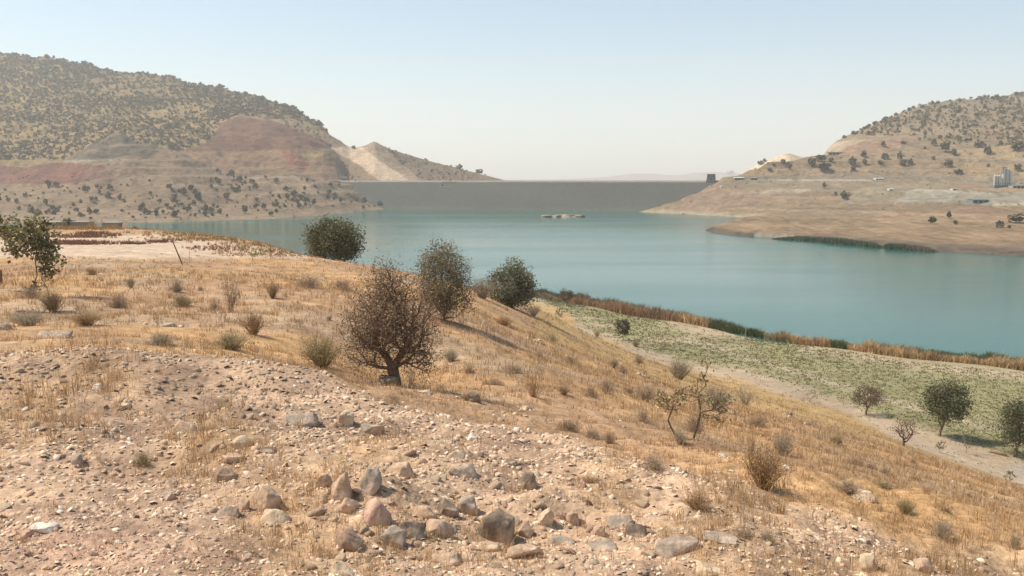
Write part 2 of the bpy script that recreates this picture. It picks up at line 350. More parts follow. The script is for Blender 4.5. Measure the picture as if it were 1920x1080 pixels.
CREAM_POLY = [(617, 277), (676, 273), (692, 286), (718, 306), (776, 342), (716, 342), (674, 311)]
def col_left(px, py, X, Y, Z):
    c = np.tile(np.array([.375, .275, .165]), px.shape + (1,)) * (1 + .14 * fbm(X * .01, Y * .01, 91, 4)[..., None])
    c = strata(c, X, Y, Z, .06)
    top = sstep(60, 0, py - curve([(0, 90), (200, 125), (400, 155), (600, 228)], px))[..., None] * .5
    c = c * (1 - top) + np.array([.29, .235, .165]) * top
    c = paint(c, px, py, X, Y, [(500, 190), (560, 208), (600, 225), (635, 255), (660, 276), (600, 280), (530, 262), (500, 235), (440, 225), (455, 205)], (.34, .25, .18), 5)
    c = paint(c, px, py, X, Y, [(410, 232), (450, 218), (520, 228), (600, 262), (640, 275), (560, 281), (430, 290), (345, 283), (400, 262)], (.215, .12, .095), 4)
    c = paint(c, px, py, X, Y, [(330, 286), (560, 280), (650, 276), (790, 345), (560, 345), (420, 345), (330, 300)], (.31, .21, .155), 3)
    c = paint(c, px, py, X, Y, [(360, 300), (500, 292), (520, 305), (420, 318)], (.30, .19, .15), 4)
    c = paint(c, px, py, X, Y, [(526, 284), (560, 284), (585, 318), (545, 316)], (.33, .16, .125), 3)
    c = paint(c, px, py, X, Y, [(562, 284), (605, 288), (620, 298), (570, 297)], (.42, .31, .18), 3)
    c = paint(c, px, py, X, Y, CREAM_POLY, (.56, .44, .33), 2)
    return c
def col_front(px, py, X, Y, Z):
    c = np.tile(np.array([.34, .255, .18]), px.shape + (1,)) * (1 + .13 * fbm(X * .015, Y * .015, 92, 4)[..., None])
    c = strata(c, X, Y, Z, .10, .5)
    c = paint(c, px, py, X, Y, [(-500, 306), (140, 306), (190, 309), (212, 330), (140, 345), (0, 344), (-500, 350)], (.27, .14, .11), 3)
    c = paint(c, px, py, X, Y, [(150, 310), (200, 318), (224, 345), (222, 382), (192, 365), (165, 338)], (.29, .185, .15), 4, .8)
    c = paint(c, px, py, X, Y, [(125, 302), (172, 268), (235, 247), (305, 272), (290, 280), (215, 298)], (.19, .165, .13), 2)
    c = paint(c, px, py, X, Y, [(160, 283), (225, 268), (290, 270), (280, 273), (225, 274), (170, 289)], (.36, .28, .20), 2, .7)
    c = paint(c, px, py, X, Y, [(60, 302), (280, 298), (280, 301), (60, 305)], (.42, .37, .31), 1)
    c = paint(c, px, py, X, Y, [(440, 331), (500, 333), (560, 328), (560, 332), (440, 336)], (.42, .35, .28), 1)
    for a, b, d in ((205, 330, 314), (235, 300, 305), (313, 440, 330), (215, 330, 322)):
        c = paint(c, px, py, X, Y, [(a, d), (b, d + 5), (b, d + 8), (a, d + 3)], (.26, .18, .13), 2, .8, a)
    c = paint(c, px, py, X, Y, [(-300, 398), (230, 408), (420, 405), (420, 425), (-300, 430)], (.29, .225, .165), 5, .8)
    sh = sstep(5, 1, Z)[..., None] * .7; c = c * (1 - sh) + np.array([.40, .31, .22]) * sh
    return c
def shore(pts): return [(x, y, float(shoreD(y))) for x, y in pts]
def below(c, dz=8, dd=.94): # a line under the water in front of a shore line
    r = []
    for x, y, D in c:
        Dn = D * dd; w = (CAMZ + dz) / Dn; r.append((x, float(540 + FPX * math.tan(math.atan(w) - PITCH)), Dn))
    return r
def behind(c, dy=40, k=1.25): return [(x, y + dy, D * k) for x, y, D in c]
s3 = shore([(-500, 418), (0, 419), (300, 417), (430, 413), (500, 411), (590, 405), (660, 398), (748, 390), (800, 388)])
top3 = [(-500, 296, 1000), (0, 302, 980), (125, 301, 960), (178, 266, 960), (240, 249, 970), (300, 272, 980), (345, 278, 990), (400, 303, 1000), (480, 323, 1010), (580, 323, 1040), (660, 345, 1050), (752, 388, 1062), (800, 396, 1070)]
mid3 = [(-500, 352, 860), (0, 350, 850), (200, 345, 850), (330, 330, 860), (420, 345, 890), (500, 350, 920), (580, 348, 960), (660, 366, 990), (752, 389, 1050), (800, 396, 1060)]
loft('front_hills', (-500, 800), 3, [below(s3), s3, mid3, top3, behind(top3, 30, 1.08)], [6, 46, 40, 14], col_front, tone=(.60, .55, .48), terr=.7, amp=6, gully=8, seed=120)
sky1 = [(-500, 60, 2100), (0, 91, 1900), (90, 104, 1860), (200, 126, 1800), (300, 140, 1740), (400, 154, 1680), (440, 165, 1640), (500, 185, 1560), (560, 208, 1480), (600, 229, 1420), (618, 245, 1380), (630, 266, 1350), (642, 292, 1300), (655, 325, 1240), (668, 354, 1200), (790, 356, 1200)]
base1 = [(-500, 330, 1000), (0, 330, 985), (300, 320, 985), (480, 335, 1020), (600, 335, 1050), (700, 356, 1070), (790, 360, 1085)]
m1 = [(-500, 280, 1080), (0, 290, 1060), (150, 292, 1060), (300, 282, 1060), (430, 288, 1085), (560, 281, 1110), (612, 281, 1150), (636, 306, 1150), (652, 335, 1150), (668, 356, 1150), (790, 358, 1140)]
n1 = [(-500, 180, 1500), (0, 190, 1450), (200, 200, 1400), (400, 212, 1330), (500, 222, 1300), (595, 250, 1260), (626, 272, 1250), (640, 298, 1240), (654, 330, 1220), (668, 355, 1190), (790, 357, 1170)]
loft('big_hill', (-500, 790), 3, [base1, m1, n1, sky1, behind(sky1, 60, 1.2)], [24, 46, 60, 14], col_left, tone=(.62, .57, .44), terr=.6, amp=9, gully=9, blur=5, seed=140)
def col_ridge(px, py, X, Y, Z):
    c = np.tile(np.array([.30, .225, .16]), px.shape + (1,)) * (1 + .15 * fbm(X * .02, Y * .02, 93, 4)[..., None])
    c = paint(c, px, py, X, Y, [(670, 276), (702, 255), (745, 300), (795, 342), (776, 342), (716, 304)], (.40, .31, .23), 2)
    return paint(c, px, py, X, Y, CREAM_POLY, (.62, .50, .38), 2)
sky2 = [(560, 250, 1300), (606, 241, 1290), (632, 257, 1285), (656, 273, 1280), (686, 270, 1275), (702, 260, 1265), (730, 274, 1270), (800, 297, 1330), (850, 311, 1390), (900, 324, 1450), (950, 337, 1500), (1010, 350, 1560)]
base2 = [(560, 360, 1150), (700, 355, 1110), (800, 352, 1110), (1010, 352, 1200)]
loft('back_ridge', (560, 1010), 3, [base2, sky2, behind(sky2, 40, 1.15)], [50, 10], col_ridge, tone=(.66, .60, .53), amp=3, gully=3, blur=2, seed=160)

def col_right(px, py, X, Y, Z):
    c = np.tile(np.array([.365, .255, .17]), px.shape + (1,)) * (1 + .12 * fbm(X * .012, Y * .012, 94, 4)[..., None])
    c = strata(c, X, Y, Z, .30, .5)
    c = paint(c, px, py, X, Y, [(1250, 396), (1290, 365), (1345, 345), (1460, 345), (1500, 360), (1400, 382), (1330, 400)], (.37, .245, .185), 5, .8)
    c = paint(c, px, py, X, Y, [(1340, 341), (1500, 336), (1660, 340), (1660, 362), (1500, 362), (1400, 352)], (.33, .265, .19), 4, .7)
    c = paint(c, px, py, X, Y, [(1640, 345), (1780, 340), (1780, 352), (1700, 380), (1560, 388), (1600, 365)], (.38, .31, .22), 5, .7)
    c = paint(c, px, py, X, Y, [(1360, 333), (1500, 336), (1700, 334), (1920, 348), (2300, 350), (2300, 342), (1920, 338), (1700, 327), (1500, 328), (1380, 329)], (.285, .235, .185), 2, .9)
    c = paint(c, px, py, X, Y, [(1420, 336.5), (1615, 337), (1640, 339), (1420, 339)], (.50, .43, .34), 1)
    c = paint(c, px, py, X, Y, [(1400, 358), (1470, 353), (1520, 354), (1520, 359), (1440, 364)], (.46, .37, .27), 2, .8)
    c = paint(c, px, py, X, Y, [(1678, 381), (1700, 357), (1728, 353), (1860, 362), (1925, 360), (2300, 368), (2300, 392), (1925, 386), (1850, 384), (1740, 379)], (.42, .365, .295), 3)
    c = paint(c, px, py, X, Y, [(1715, 354), (1790, 355), (1860, 362), (1860, 365), (1760, 360), (1710, 358)], (.56, .48, .39), 1.5, .9)
    c = paint(c, px, py, X, Y, [(1860, 380), (2300, 386), (2300, 391), (1860, 384)], (.60, .50, .40), 1)
    c = paint(c, px, py, X, Y, [(1650, 288), (1760, 296), (1960, 302), (2300, 304), (2300, 308), (1900, 306), (1740, 300), (1650, 292)], (.28, .215, .165), 1.5, .9)
    c = paint(c, px, py, X, Y, [(1780, 300), (1870, 308), (1920, 312), (1920, 325), (1860, 325), (1790, 320)], (.43, .29, .17), 4, .7)
    c = paint(c, px, py, X, Y, [(1760, 270), (1920, 272), (2300, 270), (2300, 296), (1920, 296), (1780, 290)], (.44, .31, .19), 4, .7)
    for a, b, d in ((1480, 1560, 318), (1560, 1700, 322), (1650, 1760, 312), (1500, 1600, 300)):
        c = paint(c, px, py, X, Y, [(a, d), (b, d + 3), (b, d + 5), (a, d + 2)], (.27, .20, .155), 2, .7, a)
    sh = sstep(4, .8, Z)[..., None] * .8; c = c * (1 - sh) + np.array([.50, .41, .30]) * sh
    return c
s4 = shore([(1195, 397.5), (1240, 399.5), (1290, 402), (1350, 405.5), (1420, 409), (1500, 413), (1700, 420), (2400, 440)])
r1 = [(1195, 398, 900), (1290, 372, 890), (1345, 352, 890), (1400, 349, 880), (1500, 350, 860), (1700, 352, 800), (1920, 360, 740), (2400, 365, 700)]
r2 = [(1195, 398, 902), (1290, 371.5, 900), (1345, 341.5, 925), (1400, 336, 930), (1500, 336, 925), (1700, 335, 900), (1920, 343, 840), (2400, 345, 800)]
r3 = [(1195, 398.5, 905), (1290, 372.5, 905), (1345, 338, 945), (1370, 328, 955), (1400, 319, 960), (1440, 303, 975), (1500, 293, 985), (1560, 289, 990), (1640, 285, 990), (1760, 274, 980), (1920, 268, 960), (2400, 258, 940)]
loft('right_slopes', (1195, 2400), 3, [below(s4), s4, r1, r2, r3, behind(r3, 25, 1.08)], [6, 34, 20, 30, 10], col_right, tone=(.60, .60, .54), terr=.75, amp=3.4, gully=2.5, blur=2, seed=180)
def col_rhill(px, py, X, Y, Z):
    c = np.tile(np.array([.38, .285, .195]), px.shape + (1,)) * (1 + .13 * fbm(X * .015, Y * .015, 95, 4)[..., None])
    c = paint(c, px, py, X, Y, [(1535, 295), (1560, 268), (1600, 262), (1680, 256), (1722, 258), (1700, 272), (1640, 290)], (.46, .295, .225), 3)
    c = paint(c, px, py, X, Y, [(1535, 298), (1552, 268), (1600, 262), (1640, 262), (1600, 270), (1578, 284), (1560, 294)], (.60, .46, .33), 3)
    c = paint(c, px, py, X, Y, [(1850, 245), (1920, 225), (2100, 225), (2100, 262), (1850, 262)], (.40, .275, .20), 6, .7)
    return c
sky4 = [(1525, 305, 1180), (1545, 287, 1190), (1562, 264, 1200), (1600, 246, 1230), (1650, 223, 1280), (1700, 205, 1330), (1750, 192, 1370), (1800, 184, 1400), (1850, 179, 1430), (1920, 173, 1460), (2400, 140, 1600)]
base4 = [(1525, 310, 960), (1700, 300, 980), (1920, 290, 960), (2400, 280, 950)]
mid4 = [(1525, 307, 1010), (1600, 268, 1040), (1720, 256, 1060), (1920, 245, 1060), (2400, 230, 1060)]
loft('right_hill', (1525, 2400), 3, [base4, mid4, sky4, behind(sky4, 40, 1.15)], [24, 50, 10], col_rhill, tone=(.58, .57, .50), amp=4, gully=3, blur=3, seed=200)
def col_spoil(px, py, X, Y, Z): return np.tile(np.array([.60, .48, .35]), px.shape + (1,)) * (1 + .1 * fbm(X * .03, Y * .03, 96, 4)[..., None])
sky5 = [(1380, 330, 1070), (1410, 312, 1070), (1440, 298, 1075), (1458, 290, 1075), (1478, 285, 1080), (1500, 292, 1080), (1530, 300, 1080)]
loft('pale_spoil_mound', (1380, 1530), 3, [[(1380, 345, 1000), (1530, 320, 1000)], sky5, behind(sky5, 30, 1.1)], [20, 6], col_spoil, tone=(.85, .82, .76), amp=1.2, blur=1, seed=220)
def col_pen(px, py, X, Y, Z):
    c = np.tile(np.array([.41, .275, .17]), px.shape + (1,)) * (1 + .12 * fbm(X * .03, Y * .03, 97, 4)[..., None])
    c = c * (.92 + .26 * fbm(X * .25, Y * .03, 98, 3)[..., None] + .12 * fbm(X * .02, Y * .02, 99, 3)[..., None]); c = strata(c, X, Y, Z, .22, .8)
    c = paint(c, px, py, X, Y, [(1750, 383), (1830, 378), (1865, 386), (1850, 396), (1790, 397)], (.35, .215, .155), 3, .8)
    c = paint(c, px, py, X, Y, [(1440, 396), (1620, 391), (1680, 395), (1620, 412), (1500, 410)], (.36, .26, .175), 5, .6)
    c = paint(c, px, py, X, Y, [(1740, 399), (1850, 403), (1850, 406), (1740, 403)], (.50, .36, .25), 1.5, .8)
    c = paint(c, px, py, X, Y, [(1328, 433), (1350, 424), (1360, 430), (1358, 438), (1335, 436)], (.27, .19, .14), 2, .8)
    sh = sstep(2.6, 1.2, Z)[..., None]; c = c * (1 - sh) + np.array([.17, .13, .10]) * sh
    gr = sh * ((px > 1415) & (px < 1490))[..., None] * .8; c = c * (1 - gr) + np.array([.40, .35, .29]) * gr
    return c
s6 = shore([(1322, 433), (1340, 437), (1380, 442), (1440, 445), (1500, 449), (1560, 455), (1650, 464), (1750, 471), (1850, 477), (1920, 481), (2400, 510)])
a6 = [(x, y - dy, D * 1.012) for (x, y, D), dy in zip(s6, (2, 6, 7, 13, 8, 6, 6, 7, 8, 8, 8))]
b6 = [(1322, 431, 575), (1350, 418, 570), (1400, 404, 590), (1500, 397, 600), (1600, 393, 600), (1700, 394, 590), (1800, 388, 590), (1920, 384, 590), (2400, 390, 560)]
loft('peninsula', (1322, 2400), 3, [below(s6, 5, .97), s6, a6, b6, behind(b6, 26, 1.10)], [5, 8, 60, 10], col_pen, tone=(.60, .60, .56), amp=1.6, nsc=.03, gully=1.6, blur=2, seed=240)

# distant mountains and the valley floor behind everything
def col_mt(px, py, X, Y, Z): return np.tile(np.array([.33, .27, .22]), px.shape + (1,))
mt = [(300, 338, 7200), (900, 338, 7200), (1080, 335, 7200), (1140, 331, 7200), (1190, 325, 7200), (1215, 325, 7100), (1260, 329, 7100), (1310, 322, 7000), (1350, 321, 7000), (1420, 326, 7000), (1500, 318, 7000), (2300, 300, 7000)]
loft('distant_mountains', (300, 2300), 8, [[(300, 349, 5800), (2300, 349, 5800)], mt, behind(mt, 12, 1.1)], [14, 4], col_mt, amp=22, nsc=.0015, blur=1, seed=260)
mesh_obj('valley_floor', [(-9000, -400, -14), (9000, -400, -14), (9000, 9000, -14), (-9000, 9000, -14)], [np.array([[0, 1, 2, 3]])], M['far'], np.tile([.33, .25, .18], (4, 1)), kind='structure')

# ------------------------------------------------------------------ water
m, t, b = new_mat('lake_water', .12, .27)
tc = t.nodes.new('ShaderNodeTexCoord')
def wnoise(scale, sx, sy, detail=3):
    mp = t.nodes.new('ShaderNodeMapping'); mp.inputs['Scale'].default_value = (sx, sy, 1); n = t.nodes.new('ShaderNodeTexNoise')
    n.inputs['Scale'].default_value = scale; n.inputs['Detail'].default_value = detail
    t.links.new(tc.outputs['Object'], mp.inputs[0]); t.links.new(mp.outputs[0], n.inputs['Vector']); return n.outputs[0]
streak = wnoise(.012, .35, 1.6, 4)
rr = t.nodes.new('ShaderNodeMapRange'); rr.inputs[1].default_value = .4; rr.inputs[2].default_value = .62; rr.inputs[3].default_value = .10; rr.inputs[4].default_value = .17
t.links.new(streak, rr.inputs[0]); t.links.new(rr.outputs[0], b.inputs['Roughness'])
cr = t.nodes.new('ShaderNodeMix'); cr.data_type = 'RGBA'; cr.inputs[6].default_value = (.012, .090, .068, 1); cr.inputs[7].default_value = (.018, .105, .082, 1)
big = wnoise(.006, .6, 1.4, 3); t.links.new(big, cr.inputs[0]); t.links.new(cr.outputs[2], b.inputs['Base Color'])
b.inputs['IOR'].default_value = 1.33
h1 = wnoise(.9, 1, 1, 4); bp = t.nodes.new('ShaderNodeBump'); bp.inputs['Strength'].default_value = .35; bp.inputs['Distance'].default_value = .12
t.links.new(h1, bp.inputs['Height']); t.links.new(bp.outputs[0], b.inputs['Normal'])
mesh_obj('water', [(-1400, 60, 0), (1400, 60, 0), (1400, 1150, 0), (-1400, 1150, 0)], [np.array([[0, 1, 2, 3]])], m, kind='structure')

# ------------------------------------------------------------------ dam
def wx(px, D): return float(uw(px, 350)[0]) * D
A0 = np.array([wx(560, 1015), 1015.0]); B0 = np.array([wx(1420, 885), 885.0])
d = (B0 - A0) / np.linalg.norm(B0 - A0); nrm = np.array([-d[1], d[0]])
if nrm[1] < 0: nrm = -nrm
L = np.linalg.norm(B0 - A0); n1_, n2_ = 260, 40
prof = [(-16, -9)] + [(q * 54, q * 30 * 1.0) for q in np.linspace(0, .985, n2_)] + [(54, 30.0), (54.3, 30.9), (55.2, 30.9), (55.5, 30.1), (63.5, 30.1), (63.8, 30.9), (64.6, 30.9), (64.9, 30.0), (125, -10)]
V = []
for off, z in prof:
    for s_ in np.linspace(0, L, n1_):
        q = A0 + d * s_ + nrm * off; V.append((q[0], q[1], z))
V = np.array(V); rz = (V[:, 2] < 29) & (V[:, 2] > -8)
V[:, 2] += rz * .35 * fbm(V[:, 0] * .4, V[:, 2] * .6, 301, 2)
dc = np.tile([.085, .082, .068], (len(V), 1)); f = fbm(V[:, 0] * .01, V[:, 2] * .05, 302, 4)[:, None]; dc = dc * (1 + .12 * f)
dc[V[:, 2] > 29.5] = (.27, .24, .20)
low = np.clip((4.5 - V[:, 2]) / 3, 0, 1)[:, None] * .25; dc = dc * (1 - low) + np.array([.14, .135, .10]) * low
dam = empty('earth_dam', (0, 0, 0), label='long grey rockfill dam wall stretching across the far end of the lake', cat='dam')
mesh_obj('rockfill_face', V, [grid_faces(len(prof), n1_)], M['dam'], dc, parent=dam)
def basic(name, c, rough=.8, noise=None):
    return col_mat(name, noise or [(1.0, .9, 1.1)], base=c, rough=rough)
M['concrete'] = basic('concrete', (.34, .32, .285)); M['darkconc'] = basic('dark_concrete', (.10, .10, .095)); M['white'] = basic('white_metal', (.72, .72, .70), .5)
M['steel'] = basic('silo_steel', (.50, .46, .40), .6); M['dgrey'] = basic('dark_grey_sheet', (.17, .18, .19), .6); M['wood'] = basic('weathered_wood', (.20, .12, .07), noise=[(12, .7, 1.3)])
M['pale'] = basic('pale_slab', (.72, .60, .42)); M['opening'] = basic('dark_opening', (.03, .03, .03)); M['block'] = basic('grey_blockwork', (.25, .23, .20), noise=[(.6, .85, 1.15), (4, .85, 1.15)])
def crest_at(px, off):   # ground-plan point of the dam crest under a picture column
    for s_ in np.linspace(0, L, 4000):
        q = A0 + d * s_ + nrm * off
        if q[0] / q[1] >= float(uw(px, 345)[0]): return q
ang = math.atan2(d[1], d[0])
# pale inspection platform set in the top of the face
q = crest_at(840, 46)
pf = empty('platform', (q[0], q[1], 24), ang, label='small tan ledge notched into the top of the dam face near its left end', cat='platform')
MB().box(-8, 8, -4, 5, -.5, .5).build('slab', M['concrete'], parent=pf)
MB().box(-8, 8, 4.2, 5, .5, 5.6).build('back_wall', col_mat('tan_wall', [(.5, .85, 1.15)], base=(.30, .20, .145)), parent=pf)
MB().box(-7.9, -7.2, -3.6, 4.1, .5, 3.2).build('side_wall', M['concrete'], parent=pf)
# gate tower at the right end
q = crest_at(1333, 56)
tw = empty('gate_tower', (q[0], q[1], 29.9), ang + 0, label='dark squat tower standing on the right end of the dam crest', cat='tower')
MB().box(-6.2, 6.2, -5, 5, 0, 1.6, .5).build('plinth', M['darkconc'], parent=tw)
MB().box(-5.4, 5.4, -4.4, 4.4, 1.6, 8.2, .8).build('shaft', M['darkconc'], parent=tw)
MB().box(-5.0, 5.0, -4.0, 4.0, 8.2, 9.0).build('roof', M['darkconc'], parent=tw)
MB().box(-1.0, 1.0, -4.52, -4.2, 1.7, 4.3).build('door', M['opening'], parent=tw)
for x in (-3, 3): MB().box(x - .6, x + .6, -4.15, -3.9, 5.4, 7).build('window', M['opening'], parent=tw)

tw.scale = (.85, .85, .85)
# ------------------------------------------------------------------ haze
hm = bpy.data.materials.new('haze_air'); hm.use_nodes = True; t = hm.node_tree; t.nodes.clear()
vo = t.nodes.new('ShaderNodeVolumePrincipled'); vo.inputs['Color'].default_value = (1.0, .99, .965, 1); vo.inputs['Density'].default_value = HAZE_DENSITY
vo.inputs['Anisotropy'].default_value = 0.2
oo = t.nodes.new('ShaderNodeOutputMaterial'); t.links.new(vo.outputs[0], oo.inputs['Volume'])
hz = MB().box(-9500, 9500, -600, 9600, -18, 640); hz = hz.build('haze', hm, kind='stuff')

# ------------------------------------------------------------------ stones
def ico(sub):
    bm = bmesh.new(); bmesh.ops.create_icosphere(bm, subdivisions=sub, radius=1.0)
    v = np.array([q.co[:] for q in bm.verts]); f = np.array([[q.index for q in fc.verts] for fc in bm.faces]); bm.free(); return v, f
ICO = {k: ico(k) for k in (1, 2, 3)}
def rock_v(seed, sub=3, cuts=9, angular=.75, lump=.16):
    """broken stone: convex hull of a few points, edges worn, faces roughened"""
    r = np.random.default_rng(seed); bm = bmesh.new(); n = 15 if sub < 3 else int(r.integers(14, 22))
    a = r.normal(size=(n, 3)); a /= np.abs(a).max(1)[:, None] ** .75 * np.linalg.norm(a, axis=1)[:, None] ** .25; a *= r.uniform(.82, 1.0, (n, 1))
    for p in a: bm.verts.new(p)
    g = bmesh.ops.convex_hull(bm, input=bm.verts[:]); bmesh.ops.delete(bm, geom=list({q for q in g['geom_interior'] + g['geom_unused'] if isinstance(q, bmesh.types.BMVert)}), context='VERTS')
    if sub > 1:
        bmesh.ops.bevel(bm, geom=bm.edges[:], offset=.055 if sub < 3 else (.05 if angular < .8 else .13), segments=1, affect='EDGES')
    if sub > 2:
        bmesh.ops.triangulate(bm, faces=bm.faces[:]); long = [e for e in bm.edges if e.calc_length() > .3]; bmesh.ops.subdivide_edges(bm, edges=long, cuts=1); 
        bmesh.ops.triangulate(bm, faces=bm.faces[:]); long = [e for e in bm.edges if e.calc_length() > .22]; bmesh.ops.subdivide_edges(bm, edges=long, cuts=1)
    bmesh.ops.triangulate(bm, faces=bm.faces[:]); bm.verts.index_update()
    v = np.array([q.co[:] for q in bm.verts]); f = np.array([[q.index for q in fc.verts] for fc in bm.faces]); bm.free()
    k = .07 if sub > 2 else .03
    for i, p in enumerate(v):
        q = Vector(p) * 2.3 + Vector((seed * 7.1, seed * 3.3, 0)); v[i] = p * (1 + k * 1.3 * mnoise.noise(q) + k * .8 * mnoise.noise(q * 3.1))
    v -= (v.max(0) + v.min(0)) / 2; v /= (v.max(0) - v.min(0)) / 2
    return v, f
def hitD(px, py):
    p = hit_near(px, py)
    return p
